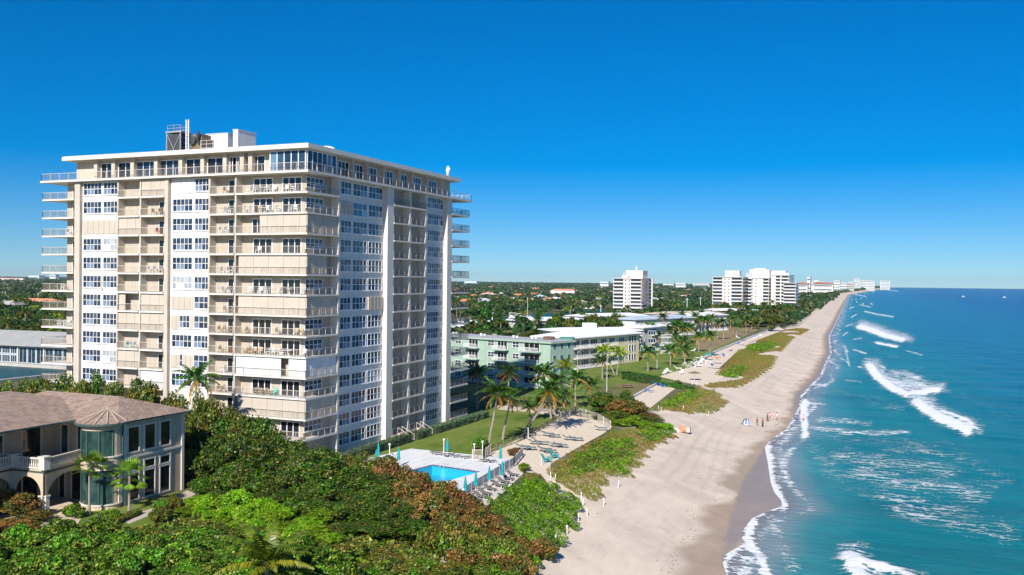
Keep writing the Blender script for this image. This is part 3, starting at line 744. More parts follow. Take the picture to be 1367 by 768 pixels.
# ================================================================== VEGETATION
def quads_mesh(name, C, N, size, mats, midx=None, aspect=.8, fold=0.0):
    n = len(C); N = N/np.linalg.norm(N, axis=1, keepdims=True)
    r = rng.normal(size=(n, 3)); T = np.cross(N, r); T /= np.linalg.norm(T, axis=1, keepdims=True)+1e-9; B = np.cross(N, T)
    s = np.asarray(size).reshape(-1, 1)*np.ones((n, 1)); a = s*aspect
    # six sided leaf: rounder than a quad
    V = np.stack([C-T*s, C-T*s*.35-B*a*.9, C+T*s*.5-B*a*.8, C+T*s*1.05, C+T*s*.45+B*a*.85, C-T*s*.4+B*a*.85], 1).reshape(-1, 3)
    me = bpy.data.meshes.new(name); me.vertices.add(n*6); me.vertices.foreach_set('co', V.astype(np.float32).ravel())
    me.loops.add(n*6); me.loops.foreach_set('vertex_index', np.arange(n*6, dtype=np.int32))
    me.polygons.add(n); me.polygons.foreach_set('loop_start', np.arange(0, n*6, 6, dtype=np.int32)); me.polygons.foreach_set('loop_total', np.full(n, 6, np.int32))
    for m in mats: me.materials.append(m)
    if midx is not None: me.polygons.foreach_set('material_index', np.asarray(midx, np.int32))
    me.update(calc_edges=True); return me
def lump_cloud(lobes, dens, size, up=.3, jitter=.65):
    """leaves in the outer layers of a set of overlapping lobes (cx,cy,cz,rx,rz)"""
    Cs, Ns = [], []
    for (cx, cy, cz, r, rz) in lobes:
        n = int(dens*4*PI*r*r); d = rng.normal(size=(n, 3)); d /= np.linalg.norm(d, axis=1, keepdims=True)
        rad = 1-rng.random((n, 1))**1.6*.55
        bump = 1+.16*np.sin(d[:, :1]*5+cx*3)*np.cos(d[:, 1:2]*6+cy*2)+.10*rng.normal(size=(n, 1))*.6
        p = d*rad*bump*np.array([r, r, rz])+np.array([cx, cy, cz]); Cs.append(p); Ns.append(d+np.array([0, 0, up])+rng.normal(size=(n, 3))*jitter)
    C, N = np.concatenate(Cs), np.concatenate(Ns)
    keep = np.ones(len(C), bool)
    for (cx, cy, cz, r, rz) in lobes:
        q = ((C[:,0]-cx)/r)**2+((C[:,1]-cy)/r)**2+((C[:,2]-cz)/rz)**2
        keep &= ~((q < .16))
    return C[keep], N[keep]
def lobes_for(R_, H, n, z0=.35, flat=.75):
    L = []
    for i in range(n):
        a = i*2.4+rng.random()*.6; rr = R_*.78*math.sqrt((i+.3)/n); r = R_*(.25+.20*rng.random())
        zz = H*(z0+(1-z0-.12)*(1-(rr/R_)**1.6)*(.72+.28*rng.random()))
        L.append((rr*math.cos(a), rr*math.sin(a), min(zz, H-r*flat), r, r*flat*(.9+.2*rng.random())))
    for i in range(n//2):
        a = rng.random()*6.28; rr = R_*.6*rng.random()**.5; r = R_*(.26+.1*rng.random()); L.append((rr*math.cos(a), rr*math.sin(a), H*(.18+.3*rng.random()), r, r*flat))
    return L
LM_dark = leafmat('sea_grape_leaf', [(0, '#16300a'), (.25, '#26480e'), (.5, '#3e6416'), (.75, '#5c8220'), (.92, '#8c9c44'), (1, '#9a7440')], patch=[(0, '#1a300a'), (.3, '#2f4c10'), (.6, '#4c661a'), (.85, '#7a7a30'), (1, '#9c7c44')], pscale=.5)
LM_low = leafmat('low_leaf', [(0, '#1e400a'), (.3, '#366410'), (.6, '#568a1a'), (.85, '#8cb034'), (.96, '#b8bc60'), (1, '#a07a40')], patch=[(0, '#1a3208'), (.4, '#3a5c10'), (.7, '#6a8420'), (1, '#b0a848')], pscale=.6)
LM_mid = leafmat('mid_leaf', [(0, '#20380c'), (.3, '#3a5612'), (.6, '#5c7820'), (.85, '#869630'), (1, '#a8a450')], patch=[(0, '#3a3c12'), (.5, '#6a6a22'), (1, '#a08a44')], pscale=.5)
LM_lime = leafmat('lime_leaf', [(0, '#3c6208'), (.35, '#628c12'), (.7, '#8aae20'), (1, '#b8be50')], trans=.35)
LM_brown = leafmat('bronze_leaf', [(0, '#2c3a10'), (.2, '#4c4f18'), (.4, '#765a26'), (.65, '#96683a'), (.85, '#b58a58'), (1, '#ccb084')], patch=[(0, '#1e340c'), (.4, '#3f5a16'), (.75, '#6a7a26'), (1, '#a87444')], pscale=.6)
LM_hedge = leafmat('grey_hedge_leaf', [(0, '#33452a'), (.5, '#53664a'), (1, '#7a8a6c')], trans=.1)
LM_far = leafmat('far_leaf', [(0, '#14300e'), (.35, '#234814'), (.7, '#37601c'), (1, '#5a7a2c')])
LM_olive = leafmat('olive_leaf', [(0, '#2a3a10'), (.4, '#46541a'), (.75, '#66691f'), (1, '#8a7c3a')])
LM_palm = leafmat('palm_leaflet', [(0, '#1e3d0c'), (.5, '#39611a'), (1, '#6b8a2e')], trans=.3, rough=.35, spec=.5)
LM_palmy = leafmat('yellow_palm_leaflet', [(0, '#5f7a12'), (.5, '#8f9f22'), (1, '#c0bd45')], trans=.35)
LM_palmb = leafmat('old_palm_leaflet', [(0, '#5a4a1c'), (.5, '#8a6c26'), (1, '#b0853a')], trans=.2)
M_stem = plain('stems', (.10, .08, .05), .9, .3, 3)
SH = {}
def arche(key, R_, H, nl, dens, size, mat, nvar, up=.35, z0=.3, flat=.75):
    out = []
    for v in range(nvar):
        C, N = lump_cloud(lobes_for(R_, H, nl, z0, flat), dens, size, up)
        C[:, 2] = np.maximum(C[:, 2], .05); C[:, 2] *= H/np.percentile(C[:, 2], 98.5); C[:, :2] *= R_/np.percentile(np.hypot(C[:, 0], C[:, 1]), 97)
        me = quads_mesh(key, C, N, size*(.5+1.0*rng.random(len(C))**1.5), [mat]); out.append(me)
    SH[key] = (R_, H, out)
arche('dark', 2.5, 6.0, 15, 30, .12, LM_dark, 5); arche('mid', 2.4, 6.0, 13, 28, .12, LM_mid, 4)
arche('brown', 2.1, 4.5, 13, 34, .115, LM_brown, 4); arche('lime', 1.5, 2.6, 12, 70, .085, LM_lime, 3)
arche('low', 1.5, 1.9, 12, 62, .10, LM_low, 4, z0=.25, flat=.7); arche('lowmid', 1.5, 1.9, 12, 62, .09, LM_mid, 3, z0=.25, flat=.7)
arche('lowbrown', 1.3, 1.7, 10, 62, .085, LM_brown, 3, z0=.25, flat=.7)
arche('fara', 4.2, 9.5, 11, 2.6, .50, LM_far, 5, .2, .4); arche('farb', 4.2, 9.0, 11, 2.4, .50, LM_olive, 3, .2, .4)
TRK = {}
def trunk_mesh(H, r, n=3, spread=1.2, mat=None):
    b = MB().mat(mat or M_bark2)
    b.tube([(0,0,-.3), (.05,.03,H*.25), (.1*spread,-.05,H*.5)], [r, r*.8, r*.65], 7)
    for i in range(n):
        a = 2*PI*i/n+.5; b.tube([(.08*spread,-.03,H*.4), (math.cos(a)*spread*.5, math.sin(a)*spread*.5, H*.6), (math.cos(a)*spread, math.sin(a)*spread, H*.78)], [r*.55, r*.4, r*.15], 6)
    return b
def twigs(R_, H, n=9):
    b = MB().mat(M_stem)
    for i in range(n):
        a = random.random()*6.28; r = R_*random.uniform(.3, 1.0); x, y = math.cos(a)*r, math.sin(a)*r; z = H*random.uniform(.55, .95)
        b.tube([(x*.5, y*.5, z*.5), (x*.85, y*.85, z*.85), (x*1.05, y*1.05, z*1.06)], [.05, .03, .012], 4)
        b.tube([(x*.85, y*.85, z*.85), (x*1.0+.25, y-.1, z*1.03)], [.025, .01], 4)
    return b
def add(me_or_mb, name, parent):
    if isinstance(me_or_mb, MB): return me_or_mb.build(name, parent)
    o = bpy.data.objects.new(name, me_or_mb); COL.objects.link(o); o.parent = parent; return o
for k in ('dark', 'mid', 'brown', 'fara', 'farb'):
    H = SH[k][1]; tb_ = trunk_mesh(H, .16 if k in ('dark', 'mid', 'brown') else .28, 4, SH[k][0]*.5)
    if k in ('dark', 'mid', 'brown'): q_ = twigs(SH[k][0], H); n_0 = len(tb_.v); tb_.v += q_.v; tb_.f += [tuple(i+n_0 for i in f) for f in q_.f]; tb_.mi += [0]*len(q_.f)
    o = tb_.build('trunk'); TRK[k] = o.data; bpy.data.objects.remove(o)
def tree(kind, x, y, ztop, r, label, group, name='sea_grape_tree', cat='tree', z0=None):
    z0 = float(zt(x, y)) if z0 is None else z0
    R0, H0, ms = SH[kind]; h = max(1.0, ztop-z0)
    if kind in TRK:
        e = empty(name, (x, y, z0), random.random()*6.28); e.scale = (r/R0, r/R0, h/H0)
        add(random.choice(ms), 'crown', e); add(TRK[kind], 'trunk', e)
    else:
        e = bpy.data.objects.new(name, random.choice(ms)); COL.objects.link(e); e.location = (x, y, z0); e.rotation_euler = (0, 0, random.random()*6.28); e.scale = (r/R0, r/R0, h/H0)
    return tag(e, label, cat, group)
def cont(pts, px): return float(np.interp(px, [p[0] for p in pts], [p[1] for p in pts]))
NTREE = [0]
def row(kind, Y, pts, n, r, label, group, name='sea_grape_tree', cat='tree', jit=1.0, ztop=None):
    a, c = pts[0][0], pts[-1][0]
    for i in range(n):
        px = a+(c-a)*(i+.5)/n+random.uniform(-1, 1)*(c-a)/n*.25*jit; yy = Y+random.uniform(-1, 1)*.8*jit
        py = cont(pts, px)+random.uniform(-7, 7)*jit if ztop is None else 700
        X, _, Z = atY(px, py+random.uniform(-2, 3), yy)
        if ztop is not None: Z = ztop+random.uniform(-.7, .75)
        tree(kind, X, yy, Z, r*random.uniform(.85, 1.2), label, group, name, cat)
gA = 'leafy trees in the row behind the tiled house'
row('dark', 102, [(-25,517),(50,508),(120,511),(200,519),(240,528)], 11, 2.6, 'round green sea grape tree in the row between tiled house and apartment tower', gA)
row('mid', 98.5, [(-25,522),(60,513),(120,513),(200,522),(238,533)], 10, 2.1, 'lighter green tree in the row between tiled house and apartment tower', gA)
row('mid', 98, [(236,534),(265,528),(300,552),(330,563)], 5, 2.0, 'pale leafy tree at the foot of the apartment tower front', 'pale trees at the tower foot')
row('dark', 100, [(240,548),(300,556),(350,566)], 4, 2.3, 'pale leafy tree at the foot of the apartment tower front', 'pale trees at the tower foot')
gB = 'dark green trees between the tiled house and the pool'; lB = 'dense dark green sea grape tree in the thicket right of the tiled house'
row('dark', 98.5, [(262,585),(300,566),(340,564),(380,583),(410,596),(440,606)], 7, 2.6, lB, gB)
row('dark', 94, [(248,604),(300,592),(350,594),(400,609),(445,620)], 7, 2.6, lB, gB)
row('dark', 89.5, [(258,641),(300,627),(360,630),(420,642),(455,650)], 7, 2.4, lB, gB)
row('dark', 86, [(280,660),(330,653),(400,656),(445,668)], 6, 2.1, lB, gB)
lC = 'green sea grape tree in front of the pool deck left end'; gC = 'green trees left of the bronze shrubs'
row('mid', 99, [(452,610),(480,602),(512,616)], 3, 2.2, lC, gC); row('dark', 94.5, [(445,628),(480,624),(522,636)], 3, 2.3, lC, gC)
row('dark', 90, [(448,650),(490,647),(530,656)], 4, 2.2, lC, gC); row('dark', 86, [(452,672),(500,670),(545,680)], 4, 2.0, lC, gC); row('dark', 82.5, [(450,695),(520,693),(570,700)], 5, 1.9, lC, gC)
lD = 'bronze and orange leaved sea grape shrub in front of the pool'; gD = 'bronze sea grape shrubs below the pool'
row('brown', 96, [(502,614),(527,618),(550,629),(571,638),(592,645)], 6, 1.7, lD, gD, 'sea_grape_shrub', 'shrub'); row('brown', 92, [(525,636),(571,643),(597,646),(612,653),(642,674)], 7, 1.9, lD, gD, 'sea_grape_shrub', 'shrub')
row('brown', 87, [(540,668),(590,670),(640,680),(668,692)], 6, 1.9, lD, gD, 'sea_grape_shrub', 'shrub'); row('brown', 83, [(585,688),(620,692),(682,706)], 4, 1.7, lD, gD, 'sea_grape_shrub', 'shrub')
row('lowmid', 80, [(570,700),(640,706),(690,722)], 6, 1.6, 'green shrub in front of the bronze shrubs near the lower edge', 'green shrubs near the lower edge', 'green_shrub', 'shrub'); row('lowbrown', 77, [(600,0),(690,0)], 4, 1.2, 'small bronze bush at the beach edge of the foreground dune', 'bronze bushes at the beach edge', 'dune_bush', 'bush', ztop=4.9)
lE = 'bright lime green shrub on the slope below the dark trees'; gE = 'lime green shrubs'
row('lime', 84, [(248,668),(300,660),(350,670),(400,680),(440,690)], 9, 1.6, lE, gE, 'lime_shrub', 'shrub'); row('lime', 81, [(242,682),(300,676),(380,692),(430,702)], 10, 1.5, lE, gE, 'lime_shrub', 'shrub')
row('lime', 78, [(262,700),(320,694),(390,706),(450,716)], 8, 1.4, lE, gE, 'lime_shrub', 'shrub')
lF = 'low dark green sea grape bush in the foreground thicket'; gF = 'low bushes of the foreground thicket'
for Y, a, c, n in ((73.5, 235, 470, 9), (70.5, 70, 560, 18), (67.5, 60, 560, 18), (64.5, 10, 520, 18), (61.5, -10, 430, 15), (58.5, -20, 300, 12), (55.5, -30, 150, 8)):
    row('low', Y, [(a,0),(c,0)], n, 1.6, lF, gF, 'sea_grape_bush', 'bush', ztop=(4.75 if Y > 69 else 5.1))
lG = 'yellow green bush low on the foreground dune slope'; gG = 'yellow green bushes on the dune slope'
for Y, a, c, n in ((75, 430, 690, 9), (72, 480, 690, 8), (76.5, 250, 440, 7)):
    row('lowmid', Y, [(a,0),(c,0)], n, 1.3, lG, gG, 'dune_bush', 'bush', ztop=4.7)
row('lowbrown', 78, [(660,0),(712,0)], 4, 1.2, 'small bronze bush at the beach edge of the foreground dune', 'bronze bushes at the beach edge', 'dune_bush', 'bush', ztop=4.6)
row('lowbrown', 84, [(690,0),(745,0)], 4, 1.1, 'small bronze bush at the beach edge of the foreground dune', 'bronze bushes at the beach edge', 'dune_bush', 'bush', ztop=4.4)
lH = 'tall brownish sea grape shrub in the lower left corner'; gH = 'brown shrubs in the lower left corner'
row('brown', 72, [(-20,648),(20,655),(60,688)], 4, 1.8, lH, gH, 'sea_grape_shrub', 'shrub'); row('brown', 68, [(-25,690),(30,695),(70,712)], 4, 1.6, lH, gH, 'sea_grape_shrub', 'shrub')
lI = 'dark green and bronze shrub between sand court and dune crest'; gI = 'shrubs beyond the sand court'
row('dark', 179, [(793,538),(808,527),(828,525),(850,537)], 6, 2.6, lI, gI, 'sea_grape_shrub', 'shrub'); row('brown', 175, [(818,534),(850,540),(868,548)], 4, 2.3, lI, gI, 'sea_grape_shrub', 'shrub')
row('mid', 171, [(798,548),(830,545),(878,558)], 6, 2.0, lI, gI, 'sea_grape_shrub', 'shrub'); row('lime', 165, [(820,562),(850,560),(893,572)], 7, 1.8, 'bright green low shrub on the dune crest by the beach', 'bright shrubs on the dune crest', 'lime_shrub', 'shrub')
# garden plants by the house
for i, (px, py, r, h, k, lb) in enumerate([(98,688,1.3,1.4,'low','dark bush left of the clipped hedge under the house bay window'), (232,676,1.2,1.3,'lowmid','small green bush at the right foot of the tiled house'),
    (215,680,1.0,1.2,'low','dark low bush beside the ground windows of the tiled house'), (215,694,1.3,1.6,'lowmid','spiky grey green bush alone on the house lawn'), (255,640,1.5,4.0,'mid','slender tree at the right corner of the tiled house'),
    (700,627,1.0,1.1,'lime','small round green bush between terrace loungers and sand court'), (688,606,1.3,1.2,'lowbrown','dry brown bush beside the pool fence corner'), (641,598,1.3,2.0,'low','dark round bush next to the pool gate'),
    (905,510,1.0,1.0,'low','small bush at the end of the low hotel hedge'), (836,552,1.0,1.0,'low','dark bush by the path to the beach'), (813,560,1.2,1.2,'lowmid','mid green bush at the corner of the sand court')]):
    x, y = at(px, py+3, 3.5); tree(k, x, y, 3.5+h, r, lb, None, 'garden_bush' if k != 'mid' else 'garden_tree', 'bush' if k != 'mid' else 'tree')

# undergrowth and dune cover : leaf scatter over ground polygons
def cover(name, polys, dens, size, h, mat, label, mats=None, hn=.5, grass=False):
    Cs = []
    for poly in polys:
        W = np.array(poly); x0, y0 = W.min(0); x1, y1 = W.max(0); n = int((x1-x0)*(y1-y0)*dens)
        x = rng.uniform(x0, x1, n); y = rng.uniform(y0, y1, n)
        wx = x+.6*np.sin(y*.9)+.4*np.sin(y*2.3+x); wy = y+.6*np.sin(x*1.1)+.3*np.cos(x*2.7)
        k = inpoly(wx, wy, poly)
        if grass: k &= ~((y > 235) & (np.sin(y*.052+x*.11)+.6*np.sin(y*.13-x*.25) > .75))
        Cs.append(np.stack([x[k], y[k]], 1))
    C = np.concatenate(Cs); x, y = C[:, 0], C[:, 1]
    hh = h*(.55+hn*.5*(np.sin(x*1.3+np.sin(y*.7)*2)+np.cos(y*1.1+x*.6))*.5+.25*np.sin(x*3.1+y*2.3))
    z = zt(x, y)+np.clip(hh, .04, 9)*(1-rng.random(len(x))**2*.6)
    N = rng.normal(size=(len(x), 3))*.6+np.array([0, -.1, .9]) if not grass else rng.normal(size=(len(x), 3))*np.array([1, 1, .25])
    me = quads_mesh(name, np.stack([x, y, z], 1), N, size*(.6+.8*rng.random(len(x))), [mat], aspect=.75 if not grass else .3)
    o = bpy.data.objects.new(name, me); COL.objects.link(o); return tag(o, label, None, None, 'stuff')
gp = lambda L: [gt(x, y)[:2] for x, y in L]
cover('undergrowth', [[(-76,70),(-40,70),(-32.5,79),(-36,88),(-60,100),(-76,92),(-72,80)], [(-110,48),(-30,48),(-32,70),(-78,71)], [(-140,94),(-84,94),(-84,106),(-140,106)]], 14, .2, .6, LM_mid, 'mixed green ground cover under the foreground thicket')
LM_dune = leafmat('dune_leaf', [(0, '#3a6a10'), (.5, '#5f9518'), (.85, '#80ab2a'), (1, '#a0a850')], trans=.3, patch=[(0, '#4c5a1e'), (.4, '#74703a'), (.8, '#96824c'), (1, '#b5a070')], pscale=.16)
LM_dry = leafmat('dune_grass_blade', [(0, '#6a6a28'), (.4, '#8f8438'), (.8, '#b09c55'), (1, '#c9b57a')], trans=.3, patch=[(0, '#5e6a22'), (.5, '#7d8030'), (1, '#a09a4c')], pscale=.10)
LM_gdune = leafmat('dune_bright_leaf', [(0, '#3a6a0c'), (.4, '#5c9612'), (.8, '#84b41e'), (1, '#b0c248')], trans=.3, patch=[(0, '#2c500e'), (.6, '#4c7418'), (1, '#8a9a3c')], pscale=.3)
cover('dune_shrubbery', [gp([(646,690),(668,668),(702,643),(740,655),(770,676),(774,694),(752,725),(722,748),(703,780),(640,780),(630,730)])], 120, .095, 1.5, LM_gdune, 'bright green dune shrubbery beside the beach path', hn=.35)
cover('dune_plants', [gp([(766,612),(800,592),(838,585),(850,600),(830,640),(800,625),(772,640),(760,628)]), gp([(855,570),(890,570),(905,578),(880,592),(855,590)])], 34, .13, .75, LM_gdune, 'bright green creeping plants on the dune')
cover('dune_grass', [gp([(733,630),(766,604),(815,578),(860,572),(903,583),(868,600),(838,640),(808,640),(800,672),(780,668),(750,648),(736,640)]), gp([(694,640),(710,632),(738,652),(720,655)]),
    gp([(870,550),(885,538),(925,516),(955,524),(972,540),(955,552),(915,553),(890,548)]), gp([(940,518),(968,490),(985,470),(1008,456),(1048,441),(1080,440),(1058,452),(1040,472),(1028,492),(1000,512),(975,520)])], 46, .14, .5, LM_dry, 'dry yellow and brown dune grass along the beach', grass=True)
cover('dune_plants', [gp([(880,545),(905,528),(930,522),(935,532),(900,545)]), gp([(962,498),(985,488),(1000,492),(985,505),(965,504)]), gp([(1000,462),(1030,455),(1040,460),(1018,472),(998,468)])], 30, .16, .6, LM_gdune, 'green creeping plants among the dry dune grass')

# hedges
def hedge(name, a, c, wdt, h, size, dens, mat, label, core=(.03,.05,.02), z0=3.5):
    a, c = Vector(a), Vector(c); d = (c-a); L = d.length; d.normalize(); nrm = Vector((-d.y, d.x)); n = int(L*(2*h+wdt)*dens)
    t = rng.uniform(0, L, n); q = rng.uniform(-h, h+wdt, n)  # unrolled section
    s_ = np.where(q < 0, -wdt/2, np.where(q > wdt, wdt/2, q-wdt/2)); z = np.where(q < 0, h+q, np.where(q > wdt, h-(q-wdt), h))
    nn = np.stack([np.where(q < 0, -1., np.where(q > wdt, 1., 0)), np.where((q >= 0) & (q <= wdt), 1., .15)], 1)
    rg_ = .05*np.sin(t*2.1)+rng.normal(size=n)*.05
    X = a.x+d.x*t+nrm.x*(s_+nn[:,0]*rg_); Y = a.y+d.y*t+nrm.y*(s_+nn[:,0]*rg_); Z = z0+z+nn[:,1]*rg_
    N = np.stack([nrm.x*nn[:,0], nrm.y*nn[:,0], nn[:,1]], 1)+rng.normal(size=(n,3))*.5
    me = quads_mesh(name, np.stack([X,Y,Z],1), N, size*(.7+.6*rng.random(n)), [mat]); o = bpy.data.objects.new(name, me); COL.objects.link(o)
    w2 = wdt/2-.08; b = MB().mat(plain('hedge_core', core, .95, .2, 3))
    b.prism([tuple((a+nrm*w2)[:2]), tuple((a-nrm*w2)[:2]), tuple((c-nrm*w2)[:2]), tuple((c+nrm*w2)[:2])][::-1], z0, z0+h-.08); b.build('branches', o)
    return tag(o, label, 'hedge')
hxx = -74.6
hedge('clipped_hedge', (hxx, 110.0), (hxx, 133.2), 1.5, 1.25, .07, 110, LM_hedge, 'grey green clipped hedge at the tower foot left of both entrance steps')
hedge('clipped_hedge', (hxx, 135.4), (hxx, 139.6), 1.5, 1.25, .07, 110, LM_hedge, 'short clipped hedge piece between the two entrance steps of the tower')
hedge('clipped_hedge', (hxx, 141.8), (hxx, 163.5), 1.5, 1.25, .07, 110, LM_hedge, 'grey green clipped hedge at the tower foot beside the lawn, right of the steps')
a = at(840,506); c = at(872,512); LM_hg = leafmat('green_hedge_leaf', [(0, '#1f4a10'), (.5, '#356c1a'), (1, '#5c9430')], trans=.15)
hedge('clipped_hedge', a, c, 5, 1.6, .12, 40, LM_hg, 'thick rounded green hedge on the lawn near the small sand terrace')
a = at(872,513); c = at(925,522); hedge('clipped_hedge', a, c, 1.6, .9, .12, 40, LM_hg, 'long low green hedge between the two sand terraces')
a = at(133,694); c = at(158,690); hedge('clipped_hedge', a, c, 1.2, .8, .06, 120, LM_lime, 'low clipped yellow green hedge under the curved bay of the house')
a = at(150,702); c = at(185,686); hedge('clipped_hedge', a, c, 1.0, .5, .06, 120, LM_mid, 'low dark green hedge along the house lawn edge')

# ------------------------------------------------------------------ palms
def frond(L, th0, az, droop, nl, lw, ll, stiff=1.0):
    pts = []; th = th0; p = np.array([0., 0., 0.]); seg = 10
    hd = np.array([math.cos(az), math.sin(az), 0])
    for i in range(seg+1):
        pts.append(p.copy()); p = p+(hd*math.cos(th)+np.array([0,0,1])*math.sin(th))*L/seg; th -= droop/seg*(.5+1.3*i/seg)
    pts = np.array(pts); side = np.array([-math.sin(az), math.cos(az), 0]); q = []
    for j in range(nl):
        t = .12+.88*(j+.5)/nl; k = t*seg; i = min(int(k), seg-1); f = k-i; c = pts[i]*(1-f)+pts[i+1]*f; tan = pts[i+1]-pts[i]; tan /= np.linalg.norm(tan)
        ln = ll*(math.sin(PI*min(1, t*.85+.12))**.6)*(1-.35*t)
        for sg in (-1, 1):
            drp = rng.uniform(.35, .95)*stiff; v = side*sg*math.cos(drp)+tan*.55-np.array([0,0,1])*math.sin(drp)*.9+rng.normal(size=3)*.07; v /= np.linalg.norm(v)
            w_ = tan*lw; e = c+v*ln; m_ = c+v*ln*.55+np.array([0,0,.05])
            q.append([c-w_*.5, m_-w_*.6, e, m_+w_*.6, c+w_*.5])
    return pts, q
def palm_crown(name, nf, L, nl, lw, ll, mats, old=.25, low=-.5):
    V, F, MI = [], [], []
    for i in range(nf):
        u = i/(nf-1); az = i*2.39996+rng.uniform(-.2, .2); th0 = 1.35*(1-u)+low*u+rng.uniform(-.12, .12)
        m = 1 if u > 1-old else 0
        pts, q = frond(L*rng.uniform(.85, 1.08)*(.8 if u < .12 else 1), th0, az, rng.uniform(1.0, 1.5)*(1 if m == 0 else .8), nl, lw, ll*(1 if m == 0 else .8), 1 if m == 0 else 1.4)
        for r in q:
            n = len(V); V += [tuple(x) for x in r]; F.append((n, n+1, n+2, n+3, n+4)); MI.append(m)
        for a, c in zip(pts[:-1], pts[1:]):
            n = len(V); w_ = .045; s_ = np.array([-math.sin(az), math.cos(az), 0])*w_; V += [tuple(a-s_), tuple(a+s_), tuple(c+s_), tuple(c-s_)]; F.append((n, n+1, n+2, n+3)); MI.append(1 if m else 0)
            V += [tuple(a), tuple(a-np.array([0,0,.07])), tuple(c-np.array([0,0,.07])), tuple(c)]; F.append((n+4, n+5, n+6, n+7)); MI.append(m)
    me = bpy.data.meshes.new(name); me.from_pydata(V, [], F)
    for mm in mats: me.materials.append(mm)
    me.polygons.foreach_set('material_index', MI); me.update(); return me
LM_palmg = leafmat('young_palm_leaflet', [(0, '#3a5e12'), (.5, '#64861e'), (1, '#9aaa3a')], trans=.35, rough=.35, spec=.5)
PC = {'hi': [palm_crown('crown', 24, 3.7, 34, .085, .80, [LM_palm, LM_palmb], .25) for _ in range(4)],
      'bright': [palm_crown('crown', 22, 3.4, 22, .12, .8, [LM_palmy, LM_palm], .3) for _ in range(3)],
      'lo': [palm_crown('crown', 17, 3.6, 11, .26, .9, [LM_palm, LM_palmb], .25) for _ in range(5)],
      'young': [palm_crown('crown', 18, 3.2, 30, .10, .78, [LM_palmg, LM_palmy], .3, low=.15) for _ in range(2)]}
PT = {}
def palm_trunk(dx, dy, h, r=.17):
    key = (round(dx, 1), round(dy, 1), round(h, 1))
    if key not in PT:
        b = MB().mat(M_bark); pts = []; rr = []
        for i in range(9):
            t = i/8; k = t**1.0; e = t*t*(3-2*t); pts.append((dx*(.6*t+.4*e), dy*(.6*t+.4*e), h*t)); rr.append(r*(1.5-.9*t) if t < .15 else r*(1.15-.45*t))
        pts[0] = (0, 0, -.2); b.tube(pts, rr, 8); b.tube([pts[-1], (dx, dy, h+.25)], [r*1.0, r*.9], 8)
        o = b.build('trunk'); PT[key] = o.data; bpy.data.objects.remove(o)
    return PT[key]
def palm(x, y, h, dx=0, dy=0, kind='lo', sc=1.0, label='', group=None, z0=None, name='coconut_palm'):
    z0 = float(zt(x, y)) if z0 is None else z0
    e = empty(name, (x, y, z0)); add(palm_trunk(dx, dy, h), 'trunk', e); c = add(random.choice(PC[kind]), 'crown', e)
    c.location = (dx, dy, h+.15); c.rotation_euler = (0, 0, random.random()*6.28); c.scale = (sc, sc, sc)
    return tag(e, label, 'palm tree', group)
def palm_px(cx, cy, bx, by, kind, sc, label, group=None, zg=3.5):
    X, Y = at(bx, by, zg); X2, _, Z2 = atY(cx, cy, Y); return palm(X, Y, Z2-zg, X2-X, 0, kind, sc, label, group, zg)
